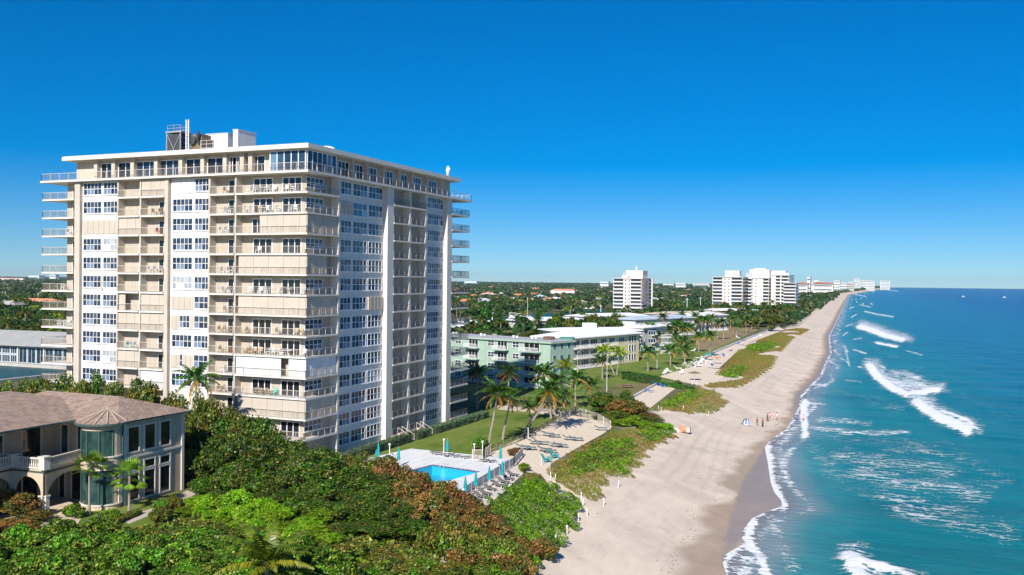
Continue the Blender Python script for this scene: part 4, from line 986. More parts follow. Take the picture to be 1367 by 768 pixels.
for cx, cy, bx, by, kd, sc, lb in [
    (664,526,652,598,'hi',1.0,'coconut palm leaning right over the lawn, left trunk of the close pair'), (681,533,671,587,'hi',.95,'upright coconut palm with brown hanging fronds, right trunk of the close pair'),
    (733,522,700,577,'hi',1.0,'strongly leaning coconut palm at the sand court fence, nearest of the group'), (744,512,705,574,'hi',1.0,'strongly leaning grey trunk palm just behind the nearest leaning one'),
    (733,528,736,562,'hi',.9,'short coconut palm at the far end of the sand court fence'), (752,530,748,558,'lo',.9,'upright palm right of the leaning palms'), (721,540,752,562,'lo',.8,'low bent palm between leaning palms and sand court'),
    (679,499,679,546,'hi',.9,'coconut palm standing against the mint green building'), (637,500,637,548,'lo',1.0,'shaded coconut palm between tower and mint green building'),
    (755,490,757,540,'bright',.9,'bright yellow green palm at the corner of the mint building'), (768,505,768,548,'lo',.9,'palm in front of the mint building side wall'), (790,515,789,532,'lo',.8,'small young palm on the lawn beyond the sand court'),
    (707,545,707,560,'lo',.6,'small bushy palm behind the tan path'), (726,500,742,552,'lo',1.0,'tall palm behind the leaning palms'),
    (806,469,820,500,'bright',1.0,'bright palm in front of the pale yellow building, left of two'), (827,472,823,502,'bright',1.0,'bright palm in front of the pale yellow building, right of two'),
    (804,482,804,506,'lo',.9,'dark palm on the lawn left of the two bright palms'), (865,470,865,496,'lo',1.0,'single palm on the lawn beside the rounded hedge'),
    (882,449,882,470,'lo',1.0,'palm before the white walled wing, left of the palm clump'), (895,468,895,488,'lo',1.1,'palm with a bush at its foot on the hotel lawn'), (914,467,914,483,'lo',1.1,'palm at the left side of the white patio furniture'),
    (901,450,903,474,'lo',1.0,'palm in the clump behind the hotel lawn'), (912,455,912,476,'lo',1.0,'palm in the clump behind the hotel lawn, right side'), (933,450,933,470,'lo',1.0,'palm behind the white patio tables'),
    (948,449,948,477,'lo',1.05,'palm at the corner of the sea wall beside the patio'), (966,431,966,454,'lo',1.1,'palm on the dry lawn above the sea wall, left one'), (983,436,983,450,'lo',1.0,'palm on the dry lawn above the sea wall, middle one'),
    (996,428,996,445,'lo',1.2,'palm on the dry lawn above the sea wall, right one'), (942,428,942,450,'lo',1.0,'palm in front of the beige roofed building, left one'), (950,424,951,446,'lo',1.0,'palm in front of the beige roofed building, second one'),
    (964,410,964,424,'lo',1.2,'palm in front of the left wing of the large white block'), (987,408,986,428,'lo',1.3,'palm in front of the middle of the large white block'), (998,413,998,430,'lo',1.2,'palm before the pale pink wall of the large white block'),
    (905,434,905,458,'lo',1.1,'palm between the two low white roofs'), (885,424,886,452,'lo',1.1,'palm behind the low white roof'), (867,437,868,468,'lo',1.1,'palm standing before the white hip roof corner'),
    (1031,413,1031,434,'lo',1.3,'tall palm at the head of the beach lawn, left one'), (1041,414,1041,434,'lo',1.3,'tall palm at the head of the beach lawn, right one')]:
    palm_px(cx, cy, bx, by, kd, sc*(1.12 if kd != 'hi' else 1.05), lb)
# palm in front of the tower and the one in the lower foreground
X, Y, Z = atY(262, 508, 99.5); palm(X, Y, Z-3.5, 0, 0, 'hi', 1.05, 'tall coconut palm in front of the tower beside the tiled house', None, 3.5)
X, Y = at(356, 800, 3.3); palm(X, Y, 2.7, 0, 0, 'young', 1.5, 'young palm with arching yellow green fronds at the bottom edge', None)
# fan palms at the house
def fan_crown():
    V, F = [], []
    for i in range(34):
        az = i*2.4; el = rng.uniform(-.5, 1.3); L = rng.uniform(.7, 1.0); d = np.array([math.cos(az)*math.cos(el), math.sin(az)*math.cos(el), math.sin(el)]); c = d*L
        s_ = np.cross(d, [0,0,1]); s_ /= np.linalg.norm(s_)+1e-6; u_ = np.cross(s_, d)
        for k in range(11):
            a = -1.1+2.2*k/10; v = d*math.cos(a)+s_*math.sin(a)-np.array([0,0,.25+.1*abs(a)]); v /= np.linalg.norm(v); ln = .75*(1-.15*abs(a)); w_ = np.cross(v, u_); w_ /= np.linalg.norm(w_)+1e-6; w_ *= .05
            n = len(V); V += [tuple(c), tuple(c+v*ln*.5-w_), tuple(c+v*ln), tuple(c+v*ln*.5+w_)]; F.append((n,n+1,n+2,n+3))
        n = len(V); V += [(0,0,0), tuple(c-s_*.02), tuple(c+s_*.02)]; F.append((n,n+1,n+2))
    me = bpy.data.meshes.new('crown'); me.from_pydata(V, [], F); me.materials.append(LM_palmg); return me
FC = [fan_crown(), fan_crown()]
for i, (cx, cy, bx, by, lb) in enumerate([(119.5,626,119,688,'small fan palm in front of the curved bay window of the house'), (172.7,638,172.5,684,'small fan palm in front of the side wall of the house')]):
    X, Y = at(bx, by); _, _, Z2 = atY(cx, cy, Y); e = empty('fan_palm', (X, Y, 3.5)); add(palm_trunk(0, 0, Z2-3.5, .13), 'trunk', e); c = add(FC[i], 'crown', e); c.location = (0,0,Z2-3.4); c.scale = (1.5,)*3; tag(e, lb, 'palm tree')

for i in range(46):
    px = random.uniform(895, 1075); lo, hi = np.interp(px, [895, 940, 1000, 1075], [440, 432, 420, 405]), np.interp(px, [895, 925, 1000, 1075], [478, 466, 441, 425]); x, y = at(px, random.uniform(lo, hi), 3.5)
    if x > xw(y)-38 and y < 560: continue
    palm(x, y, random.uniform(6, 9.5), random.uniform(-.8, .8), 0, 'lo', random.uniform(.95, 1.25), 'palm in the dense palm belt before the white beach blocks', 'palms of the belt before the white beach blocks')
# palms and trees of the neighbourhood, each its own
def clear(x, y):
    if -345 < x < -222 and 145 < y < 232: return False
    if -297 < x < -227 and 390 < y < 940: return False
    if x > xw(y)-(30 if y < 480 else 21): return False
    for (bx, by, br) in BLD:
        if (x-bx)**2+(y-by)**2 < br*br: return False
    # keep the tower, its yards and the lawns open
    if -135 < x and y < 200: return False
    return True
BLD = [(-95,222,20), (-115,228,16), (-90,285,24), (-105,345,30), (-150,350,30), (-110,440,30), (-215,745,26), (-160,935,60), (-110,920,50), (-130,500,30), (-85,300,25), (-90,325,20)]
cntp = cntt = 0
tries = 0
while (cntp < 165 or cntt < 240) and tries < 60000:
    tries += 1
    px = random.choice([random.uniform(595, 830), random.uniform(-10, 110), random.uniform(595, 1120)]); py = random.uniform(404, 478)
    if px < 200 and py > 485: continue
    x, y = at(px, py, 1.5)
    if not clear(x, y) or y > 1500: continue
    if px > 840 and y < 520 and x > -120: continue
    if (-240 < x < -196 and 370 < y < 640) or (-236 < x < -190 and 150 < y < 215): continue
    if cntp < 165 and random.random() < .42:
        palm(x, y, random.uniform(6, 11), random.uniform(-1, 1), 0, 'bright' if random.random() < .12 else 'lo', random.uniform(.85, 1.15), 'palm among the dense trees of the neighbourhood behind the beach buildings', 'palms scattered through the neighbourhood'); cntp += 1
    elif cntt < 240:
        k = 'fara' if random.random() < .65 else 'farb'; z = float(zt(x, y)); tree(k, x, y, z+random.uniform(5.5, 10.5), random.uniform(3.2, 5.2), 'leafy tree among the dense trees of the neighbourhood behind the beach buildings', 'leafy trees of the neighbourhood', 'broadleaf_tree', 'tree', z); cntt += 1
# tall slender pine by the canal
X, Y = at(648, 452, 1.2)
for i, (dx, h, r) in enumerate(((0, 17, 2.8), (5, 14, 2.6), (-4, 12, 2.2))):
    tree('fara', X+dx, Y+3*i, 1.2+h, r, ['tall dark tree in front of the moored boats', 'second tall tree beside the moored boats', 'shorter dark tree left of the boats'][i], None, 'canal_tree', 'tree', 1.2)

# far woodland as one mass
def woodland():
    Cs, Ns, Sz = [], [], []
    n = 34000
    px = rng.uniform(-40, 1200, n); u = rng.random(n); d = 330*(9600/330)**(u**.85)
    az = np.arctan((px-683.5)/F_PX)-YAW; x = d*np.sin(az)/np.cos(az+YAW); y = d*np.cos(az)/np.cos(az+YAW)
    s_ = x-xw(y); keep = (s_ < -21)&(y < 9700)&((s_ < -40)|(y > 560))
    keep &= ~((x > -297)&(x < -227)&(y > 395)&(y < 935)); keep &= ~((x > -135)&(y < 560)); keep &= ~((x > -345)&(x < -222)&(y < 232)); keep &= ~((x > -240)&(x < -192)&(y > 370)&(y < 640))
    for bx, by, br in BLD: keep &= ((x-bx)**2+(y-by)**2 > (br*.9)**2)
    # streets and gardens leave gaps
    gap = np.sin(x*.03+np.sin(y*.011)*2)*np.sin(y*.021+x*.006); keep &= (gap < .62)|(rng.random(n) < .25)
    x, y, d = x[keep], y[keep], d[keep]
    for i in range(len(x)):
        dd = d[i]; R_ = 3.6*max(1, (dd/900)**.55)*random.uniform(.7, 1.3); H = min(13, 6.5*random.uniform(.75, 1.5)*max(1, (dd/1500)**.2)); m = 26 if dd < 900 else (15 if dd < 2500 else 9)
        v = rng.normal(size=(m, 3)); v /= np.linalg.norm(v, axis=1, keepdims=True); v[:, 2] = np.abs(v[:, 2])*.9-.1
        z0 = float(zt(x[i], y[i])); c = np.array([x[i], y[i], z0+H*.42])+v*np.array([R_, R_, H*.55])*rng.uniform(.75, 1.05, (m, 1)); Cs.append(c); Ns.append(v+rng.normal(size=(m, 3))*.35+np.array([0,0,.2])); Sz.append(np.full(m, R_*(.34 if m > 20 else .5)))
    me = quads_mesh('woodland', np.concatenate(Cs), np.concatenate(Ns), np.concatenate(Sz)*rng.uniform(.7, 1.2, sum(map(len, Cs))), [LM_wood]); o = bpy.data.objects.new('far_woodland', me); COL.objects.link(o)
    tag(o, 'far tree cover spreading between houses to the horizon', None, None, 'stuff')
LM_wood = leafmat('woodland_leaf', [(0, '#132b12'), (.4, '#213f17'), (.75, '#35551f'), (1, '#54702f')], trans=.12, patch=[(0, '#26391a'), (.5, '#415026'), (1, '#6a6a38')], pscale=.012)
woodland()


# ================================================================== TILED HOUSE
def tile_mat():
    t = NT('clay_roof_tile'); p = t.pos()
    br = t.n.new('ShaderNodeTexBrick'); br.inputs['Scale'].default_value = 1.0; br.inputs['Brick Width'].default_value = .55; br.inputs['Row Height'].default_value = .42; br.inputs['Mortar Size'].default_value = .035
    br.inputs['Color1'].default_value = (.36,.235,.165,1); br.inputs['Color2'].default_value = (.25,.17,.13,1); br.inputs['Mortar'].default_value = (.12,.09,.08,1); t.L(p, br.inputs['Vector'])
    n = t.noise(1.2, 6, .65, p); c = t.mix(t.ramp(n.outputs[0], [(.4, (0,0,0)), (.7, (.7,.7,.7))]), br.outputs['Color'], (.42,.33,.27))
    t.L(c, t.b.inputs['Base Color']); t.b.inputs['Roughness'].default_value = .85; t.bump(br.outputs['Fac'], .6, -.08); return t.m
M_tile = tile_mat()
M_hwall = plain('sand_limestone', (.56,.455,.335), .9, .14, .9, streak=True); M_htrim = plain('pale_trim', (.68,.62,.54), .8, .06, 1)
M_hgreen = plain('dark_green_gutter', (.06,.10,.09), .5, .2, 2); M_hglass = glass('house_glass', (.008,.01,.012), hi=(.03,.04,.04)); M_hbay = glass('bay_glass', (.015,.05,.05), hi=(.09,.16,.14), scale=.8)
house = empty('tiled_house', (-82.8, 80, 3.5)); tag(house, 'two storey sand coloured house with pinkish tile roof, arches and curved window bay', 'house')
HX, HY = -82.8, 80.0
def hb(b, x0, x1, y0, y1, z0, z1): return b.box(x0-HX, x1-HX, y0-HY, y1-HY, z0-3.5, z1-3.5)
b = MB().mat(M_hwall); hb(b, -100, -82.8, 81.3, 90.9, 3.3, 13.2); hb(b, -110, -93.5, 55, 90.8, 3.3, 13.15)
b.build('wall', house)
def hwin(y0, y1, z0, z1, X=-82.8, nx=1, name='window', gl=None):
    b = MB().mat(gl or M_hglass); b.box(X-HX-.02, X-HX+.02, y0-HY, y1-HY, z0-3.5, z1-3.5); b.mat(M_htrim)
    for y in [y0+(y1-y0)*i/nx for i in range(nx+1)]: b.box(X-HX-.01, X-HX+.09, y-HY-.09, y-HY+.09, z0-3.6, z1-3.4)
    for z in (z0, z1): b.box(X-HX-.01, X-HX+.08, y0-HY-.2, y1-HY+.2, z-3.5-.09, z-3.5+.09)
    return b.build(name, house)
def sidey(px, X=-82.8):
    d = ray(px, 600); return float(X/d[0]*d[1])
for a, c in ((170.0, 185.8), (192.3, 207.0), (213.3, 227.0)):
    hwin(sidey(a), sidey(c), 9.5, 12.5)
    hwin(sidey(a), sidey(c), 7.35, 8.35)
    hwin(sidey(a), sidey(c), 3.9, 7.1, name='glass_door')
b = MB().mat(M_htrim); b.box(-.01, .12, .6, 10.9, 5.35, 5.6); b.build('string_course', house)
b = MB().mat(M_htrim); b.box(-.02, .14, sidey(165)-HY-.1, sidey(165)-HY+.3, 0, 9.6); b.box(-.02, .14, 10.5, 10.93, 0, 9.6); b.build('pilaster', house)
# curved bay
bc = (-85.0, 80.4); br_ = 2.35
def arc(r, n=18, a0=-200, a1=20): return [(bc[0]+r*math.cos(R(a0+(a1-a0)*i/n))-HX, bc[1]+r*math.sin(R(a0+(a1-a0)*i/n))-HY) for i in range(n+1)]
pts = arc(br_)
for z0_, z1_ in ((-.2, .5), (4.6, 5.9), (9.0, 9.75)): MB().mat(M_hwall).prism(pts, z0_, z1_).build('bay_wall', house)
b = MB().mat(M_htrim); b.prism(arc(br_+.12), .5, .62); b.prism(arc(br_+.12), 5.9, 6.05); b.prism(arc(br_+.1), 4.5, 4.6)
for i in (14, 15, 16, 17, 18):
    q = arc(br_-.02); b.box(q[i][0]-.35, q[i][0]+.1, q[i][1]-.3, q[i][1]+.3, .6, 4.5) if i > 16 else None
b.build('bay_sill', house)
b = MB().mat(M_hbay); b.prism(arc(br_-.12), .62, 4.5); b.prism(arc(br_-.12), 6.05, 9.0); b.mat(M_hgreen)
for i in range(0, 19, 3):
    q = arc(br_-.06)[i]; b.box(q[0]-.05, q[0]+.05, q[1]-.05, q[1]+.05, .62, 4.5); b.box(q[0]-.07, q[0]+.07, q[1]-.07, q[1]+.07, 6.05, 9.0)
b.build('bay_window', house)
b = MB().mat(M_hwall)
for i in (15, 16, 17): 
    q0, q1 = arc(br_-.03)[i], arc(br_-.03)[i+1]; b.poly([(*q0, .62), (*q1, .62), (*q1, 4.5), (*q0, 4.5)]); b.poly([(*q0, 6.05), (*q1, 6.05), (*q1, 9.0), (*q0, 9.0)])
b.build('bay_pier', house)
# front wall of the wing and the left wing wall
def fwin(x0, x1, z0, z1, Y=81.3, name='window', gl=None):
    b = MB().mat(gl or M_hglass); b.box(x0-HX, x1-HX, Y-HY-.02, Y-HY+.02, z0-3.5, z1-3.5); b.mat(M_htrim)
    for x in (x0, x1): b.box(x-HX-.1, x-HX+.1, Y-HY-.1, Y-HY, z0-3.6, z1-3.4)
    b.box(x0-HX-.15, x1-HX+.15, Y-HY-.12, Y-HY, z1-3.5, z1-3.2); return b.build(name, house)
fwin(-92.6, -91.4, 8.9, 12.2, gl=M_hbay); fwin(-90.0, -88.7, 8.9, 12.2, gl=M_hbay); fwin(-92.9, -91.9, 3.6, 7.2, name='glass_door'); fwin(-90.9, -88.4, 3.6, 7.4, name='glass_door')
for y0, y1, z0, z1, nm in ((64.5,66,9.9,11.9,'window'),(67.5,69.6,9.9,11.9,'window'),(71.5,74.2,9.9,12.0,'window'),(76.6,79.2,8.8,12.4,'balcony_door')): hwin(y0, y1, z0, z1, -93.5, 1, nm)
hwin(74.5, 78.8, 3.6, 7.4, -93.5, 2, 'glass_door')
# balcony on arches
BAL = [(-88.2, 81.3), (-87.0, 74.2), (-91.6, 74.0), (-91.9, 60.0)]
b = MB().mat(M_hwall); pl_ = [(x-HX, y-HY) for x, y in BAL]+[(-93.6-HX, 60-HY), (-93.6-HX, 81.25-HY)]; b.prism(pl_[::-1], 4.9, 5.15); b.build('balcony_floor', house)
b = MB().mat(M_hgreen); pl2 = [(x+dx-HX, y+dy-HY) for (x, y), (dx, dy) in zip(BAL, ((.15,0), (.15,-.15), (-.1,-.15), (.12,0)))]+[(-93.6-HX, 60-HY), (-93.6-HX, 81.2-HY)]; b.prism(pl2[::-1], 4.72, 4.898); b.build('cornice', house)
def arcade(p, q, n, w, ztop=4.72, rise=None, name='arch_wall'):
    """a wall with n round arches between p and q"""
    p, q = Vector(p), Vector(q); d = q-p; L = d.length; d.normalize(); nr = Vector((-d.y, d.x))*.2; b = MB().mat(M_hwall); bay = L/n
    for i in range(n):
        c = (i+.5)*bay; r = bay/2-.28; zs = ztop-.45-min(r, 2.0); k = 12; ry = min(r, 2.0); prev = None
        for j in range(k+1):
            a = PI*j/k; s_ = c-r*math.cos(a); z = zs+ry*math.sin(a); cur = (p+d*s_, z)
            if prev:
                for sg in (1, -1):
                    o1, o2 = prev[0]+nr*sg, cur[0]+nr*sg; b.poly([(*o1, prev[1]), (*o2, cur[1]), (*o2, ztop), (*o1, ztop)])
                b.poly([(*(prev[0]+nr), prev[1]), (*(cur[0]+nr), cur[1]), (*(cur[0]-nr), cur[1]), (*(prev[0]-nr), prev[1])])
            prev = cur
        for s0, s1 in ((i*bay, c-r), (c+r, (i+1)*bay)):
            for sg in (1, -1): b.poly([(*(p+d*s0+nr*sg), zs), (*(p+d*s1+nr*sg), zs), (*(p+d*s1+nr*sg), ztop), (*(p+d*s0+nr*sg), ztop)])
    b.build(name, house)
    for i in range(n+1):
        c = p+d*min(max(i*bay, .28), L-.28); b = MB().mat(M_htrim); z1 = ztop-.45-min(bay/2-.28, 2.0)
        b.box(c.x-.24, c.x+.24, c.y-.24, c.y+.24, 0, z1); b.box(c.x-.32, c.x+.32, c.y-.32, c.y+.32, z1-.15, z1+.02); b.box(c.x-.32, c.x+.32, c.y-.32, c.y+.32, 0, .3); b.build('column', house)
hl = [(x-HX, y-HY) for x, y in BAL]
arcade(hl[1], hl[0], 1, .3); arcade(hl[2], hl[1], 1, .3); arcade(hl[3], hl[2], 3, .3)
def balustrade(p, q):
    p, q = Vector(p), Vector(q); L = (q-p).length; b = MB().mat(M_htrim)
    b.bar((*p, 6.3), (*q, 6.3), .26, .14); b.bar((*p, 5.25), (*q, 5.25), .24, .14); n = int(L/.3)
    for i in range(n+1):
        c = p+(q-p)*i/n; b.tube([(c.x,c.y,5.3),(c.x,c.y,5.5),(c.x,c.y,5.75),(c.x,c.y,6.25)], [.05,.11,.07,.05], 6)
    b.build('balustrade', house)
for i in range(3): balustrade(hl[i], hl[i+1])
for c in hl[1:3]: MB().mat(M_htrim).box(c[0]-.4, c[0]+.4, c[1]-.4, c[1]+.4, 5.15, 6.5).box(c[0]-.5, c[0]+.5, c[1]-.5, c[1]+.5, 6.5, 6.62).build('corner_pier', house)
# roofs
def hiproof(b, x0, x1, y0, y1, z0, z1, along='x', open_=None):
    w = min(x1-x0, y1-y0)/2
    if along == 'x': r0, r1 = (x0+w, (y0+y1)/2), (x1-w, (y0+y1)/2)
    else: r0, r1 = ((x0+x1)/2, y0+w), ((x0+x1)/2, y1-w)
    A, B_, C_, D_ = (x0,y0,z0), (x1,y0,z0), (x1,y1,z0), (x0,y1,z0); E, F_ = (*r0, z1), (*r1, z1)
    if along == 'x': fs = [[A,B_,F_,E],[B_,C_,F_],[C_,D_,E,F_],[D_,A,E]]
    else: fs = [[A,B_,E],[B_,C_,F_,E],[C_,D_,F_],[D_,A,E,F_]]
    for f in fs: b.poly(f)
    b.poly([D_,C_,B_,A]); return b
roof = MB().mat(M_tile)
hiproof(roof, -106-HX, -82.2-HX, 79.8-HY, 91.6-HY, 9.82, 11.9, 'x'); hiproof(roof, -112-HX, -88.6-HX, 54-HY, 92-HY, 9.8, 12.4, 'y')
k = 20; prev = None
for i in range(k+1):
    a = R(-215+250*i/k); q = (bc[0]+2.95*math.cos(a)-HX, bc[1]+2.95*math.sin(a)-HY, 9.8)
    if prev: roof.poly([prev, q, (bc[0]-HX-.2, bc[1]-HY+.9, 11.15)])
    prev = q
rf = roof.build('roof', house)
g = MB().mat(M_hgreen); rim = [(bc[0]+3.0*math.cos(R(-215+250*i/k))-HX, bc[1]+3.0*math.sin(R(-215+250*i/k))-HY, 9.72) for i in range(k+1)]
for p_, q_ in zip(rim[:-1], rim[1:]): g.bar(p_, q_, .2, .2)
g.bar((rim[-1][0], rim[-1][1], 9.72), (-82.15-HX, 91.6-HY, 9.72), .2, .2); g.bar((-88.55-HX, 54-HY, 9.7), (-88.55-HX, 77.5-HY, 9.7), .2, .2); g.bar((-88.55-HX, 77.5-HY, 9.7), rim[0], .2, .2)
g.build('gutter', rf)
g = MB().mat(M_dark).tube([(-87.4-HX, 86-HY, 11.6), (-87.4-HX, 86-HY, 13.0)], .07, 6); g.build('vent_pipe', rf)
ct_ = MB().mat(plain('ridge_tile', (.46,.36,.29), .85, .15, 2))
for i in range(9):
    a = R(-190+205*i/8); ct_.bar((bc[0]-HX-.2, bc[1]-HY+.9, 11.2), (bc[0]+2.9*math.cos(a)-HX, bc[1]+2.9*math.sin(a)-HY, 9.9), .12, .1)
ct_.build('ridge_tiles', rf)
g = MB().mat(M_hgreen); g.bar((.15, sidey(164.5)-HY-.2, 0), (.15, sidey(164.5)-HY-.2, 9.7), .12); g.build('downpipe', house)
sheet('house_patio', P([(20,662),(105,662),(110,690),(95,712),(40,712),(0,690)]), 3.53, M_tan)
sheet('house_lawn', P([(90,690),(250,655),(262,668),(246,700),(120,730),(70,715)]), 3.522, M_lawn)
sheet('stone_walk', P([(158,693),(200,680),(250,655),(262,660),(215,682),(172,700)]), 3.534, plain('stone_walk', (.50,.42,.36), .9, .1, 2))
0 and sheet('earth_bed', P([(262,668),(290,656),(258,648),(240,656)]), 3.534, M_sand)

# ================================================================== NEIGHBOUR BUILDINGS
class Blk:
    """a building on a base line A->B (its front), depth D behind, with rows of windows or balconies"""
    def __init__(s, name, A, B, D, z0, z1, mat, label, cat, flip=1):
        s.A, s.B = Vector(A), Vector(B); s.L = (s.B-s.A).length; s.ang = math.atan2(s.B.y-s.A.y, s.B.x-s.A.x)
        s.e = empty(name, (A[0], A[1], z0), s.ang); tag(s.e, label, cat); s.H = z1-z0; s.D = D; s.mat = mat
        s.z0 = z0
        MB().mat(mat).box(0, s.L, 0, D, -.3, s.H).build('wall', s.e)
    def face(s, f):
        # returns mapper (along, out, z)->local ; f: front / right / left
        if f == 'f': return lambda a, o, z: (a, -o, z), s.L
        if f == 'r': return lambda a, o, z: (s.L+o, a, z), s.D
        return lambda a, o, z: (-o, s.D-a, z), s.D
    def win(s, f, a0, a1, z0, z1, n=1, mat=None, frame=M_frame, name='window', nz=1, fr=.09):
        m, L = s.face(f); b = MB()
        def bx(p, q): b.box(p[0], q[0], p[1], q[1], p[2], q[2])
        b.mat(mat or M_glass); bx(m(a0, .0, z0), m(a1, .04, z1)); b.mat(frame)
        for i in range(n+1): a = a0+(a1-a0)*i/n; bx(m(a-fr/2, -.01, z0), m(a+fr/2, .09, z1))
        for j in range(nz+1): z = z0+(z1-z0)*j/nz; bx(m(a0-.05, -.01, z-fr/2), m(a1+.05, .085, z+fr/2))
        return b.build(name, s.e)
    def balc(s, f, a0, a1, z, dep=1.4, mat=None, rmat=M_frame, solid=False):
        m, L = s.face(f); b = MB().mat(mat or s.mat)
        def bx(p, q): b.box(p[0], q[0], p[1], q[1], p[2], q[2])
        bx(m(a0, 0.003, z-.2), m(a1, dep, z)); b.mat(rmat)
        if solid: bx(m(a0, dep-.1, z), m(a1, dep-.002, z+1.0))
        else:
            bx(m(a0, dep-.08, z+.95), m(a1, dep-.02, z+1.05)); n = max(2, int((a1-a0)/.35))
            for i in range(n+1): a = a0+(a1-a0)*i/n; bx(m(a-.06, dep-.07, z), m(a+.06, dep-.03, z+.96))
        return b.build('balcony', s.e)
    def flat(s, over, th, mat, top=None, z=None):
        z = s.H if z is None else z
        b = MB().mat(mat).box(-over, s.L+over, -over, s.D+over, z, z+th); b.mat(top or mat).box(-over+.15, s.L+over-.15, -over+.15, s.D+over-.15, z+th+.002, z+th+.05); return b.build('roof', s.e)
    def hip(s, over, h, mat):
        b = MB().mat(mat); L, D, z = s.L, s.D, s.H
        b.box(-over, L+over, -over, D+over, z, z+.25)
        hiproof(b, -over, L+over, -over, D+over, z+.253, z+.25+h, 'x' if L > D else 'y'); return b.build('roof', s.e)
# mint green block
GA = (-127.0, 224.4); GB = (-78.9, 210.2)
g = Blk('green_apartments', GA, GB, 9.5, 3.5, 14.8, M_green, 'mint green four storey apartment block with white balconies beyond the lawn', 'building')
for st in range(4):
    z = .55+2.85*st
    for i, (a, kind) in enumerate([(1.5,'b'),(8,'w'),(12.5,'b'),(19,'w'),(23.5,'b'),(30.3,'w'),(33.2,'b'),(38.4,'w'),(41.8,'B')]):
        if kind == 'w': g.win('f', a, a+2.0, z+.8, z+2.1, 2, nz=2)
        else:
            wd = 5.6 if kind == 'B' else 4.0
            g.win('f', a+.3, a+wd-.6, z+.1, z+2.2, 3, M_door, name='balcony_door'); g.balc('f', a-.3, a+wd, z, 1.5)
    for a in (1.0, 3.9, 6.9): g.win('r', a, a+1.2, z+.9, z+2.1, 1, glass('teal_glass', (.02,.08,.12), hi=(.06,.16,.2)), frame=M_green)
g.flat(.5, .45, M_green, plain('grey_membrane', (.40,.40,.42), .9, .1, .5))
for i, a in enumerate((14, 24, 35, 41)):
    b = MB().mat(M_plastic); b.box(a, a+.5, 4, 4.5, 11.95, 12.5); b.box(a+.9, a+1.3, 4.4, 4.8, 11.95, 12.4); b.build('roof_vent', g.e)
b = MB().mat(M_brown)
for i in range(5): b.box(44+i*.5, 44.3+i*.5, 5, 7, 11.75, 12.6)
b.build('air_unit', g.e)
g2 = Blk('green_stair_wing', (-80.4, 220.6), (-77.6, 221.4), 8, 3.5, 15.0, M_green_shade, 'dark green shaded stair wing behind the mint green block', 'building'); g2.flat(.4, .4, M_green_shade); 
b = MB().mat(M_green).box(.8, 1.3, -.3, 0, -.3, 11.4); b.build('corner_post', g2.e)
# pale yellow three storey hotel
y1 = Blk('yellow_hotel', (-92.0, 262.0), (-82.0, 302.0), 13, 3.5, 12.8, M_yel, 'pale yellow three storey hotel wing with white hip roof facing the lawn', 'building')
for st in range(3):
    z = .3+3.0*st
    for a in (1, 6, 11): y1.win('f', a, a+3.8, z+.2, z+2.3, 4, M_glass if st % 2 else M_door, name='balcony_door'); y1.balc('f', a-.3, a+4.2, z, 1.6, M_white)
    for a in (17, 22): y1.win('f', a, a+3.2, z+.5, z+2.2, 3); y1.balc('f', a-.2, a+3.6, z, 1.2, M_yel)
    y1.win('f', 28, 31.5, z+.7, z+2.2, 3, glass('blue_glass', (.03,.10,.22), hi=(.1,.22,.36)))
    for a in (34.5, 36.2, 37.9): y1.win('f', a, a+1.2, z+.3, z+2.5, 1, M_door)
    y1.win('l', 3, 7, z+.7, z+2.1, 3)
y1.hip(1.2, 1.6, M_roofw)
w1 = Blk('white_hotel', at(738, 441.5, 12.3), at(852, 440.5, 12.3), 10, 3.5, 12.1, M_white, 'long white hotel wing with low white roof and dark window band behind the yellow wing', 'building')
for st in range(3):
    z = .2+2.9*st
    for i in range(8): w1.win('f', 1.5+i*5.2, 4.6+i*5.2, z+.9, z+2.4, 3)
    for i in (8,): w1.balc('f', 1.0+i*5.2, 5.6+i*5.2, z, 1.4, M_white)
w1.hip(1.4, .8, M_roofw)
b = MB().mat(M_white).box(14, 18, 2, 6, 8.6, 11.3); b.build('roof_dormer', w1.e)
w2 = Blk('white_end_wing', at(857,471), at(893,466), 8, 3.5, 12.6, M_white, 'white three storey end wing with small square panes beside a palm', 'building')
for st in range(3): w2.win('f', 2, 5.5, .8+3.0*st, 2.3+3.0*st, 4, nz=2); w2.win('f', 8.5, 12.5, .4+3.0*st, 2.5+3.0*st, 2, M_door); w2.balc('f', 8, 13, .2+3.0*st, 1.3, M_white)
w2.hip(.9, .8, M_roofw)
for i, (A_, B_, D, h, rf_, mt_, lb, fl) in enumerate([
    ((-117,424),(-99,470),12,8.5,plain('blue_grey_roof',(.48,.55,.62),.6,.08,.3),M_white,'white two storey block with pale blue grey roof behind the palm clump',2),
    ((-165,400),(-142,432),14,7.5,M_roofw,M_white,'small low block with a bright white roof behind the long white hotel',2),
    ((-158,470),(-134,510),14,7.5,M_roofw,M_white,'low white roofed block nearest the ten storey tower',2),
    ((-128,530),(-104,580),16,7.5,plain('beige_roof',(.60,.52,.42),.8,.08,.3),M_cream,'low building under a broad beige roof before the large white block',2),
    ((-122,640),(-98,680),12,7,M_roofw,M_cream,'low white roofed lodge left of the beach palms',2),
    ((-104,492),(-92,522),12,8.5,M_roofw,M_white,'small white two storey lodge among the hotel palms',2)]):
    q = Blk('low_hotel', A_, B_, D, 3.5, 3.5+h, mt_, lb, 'building')
    for st in range(fl):
        n = int(q.L/5)
        for j in range(n): q.win('f', .8+j*5, 4.3+j*5, .6+3.6*st, 2.8+3.6*st, 3, M_door if (i+j) % 2 else M_glass)
        q.balc('f', .3, q.L-.3, .3+3.6*st, 1.3, M_white)
    q.hip(1.0, 1.3, rf_)

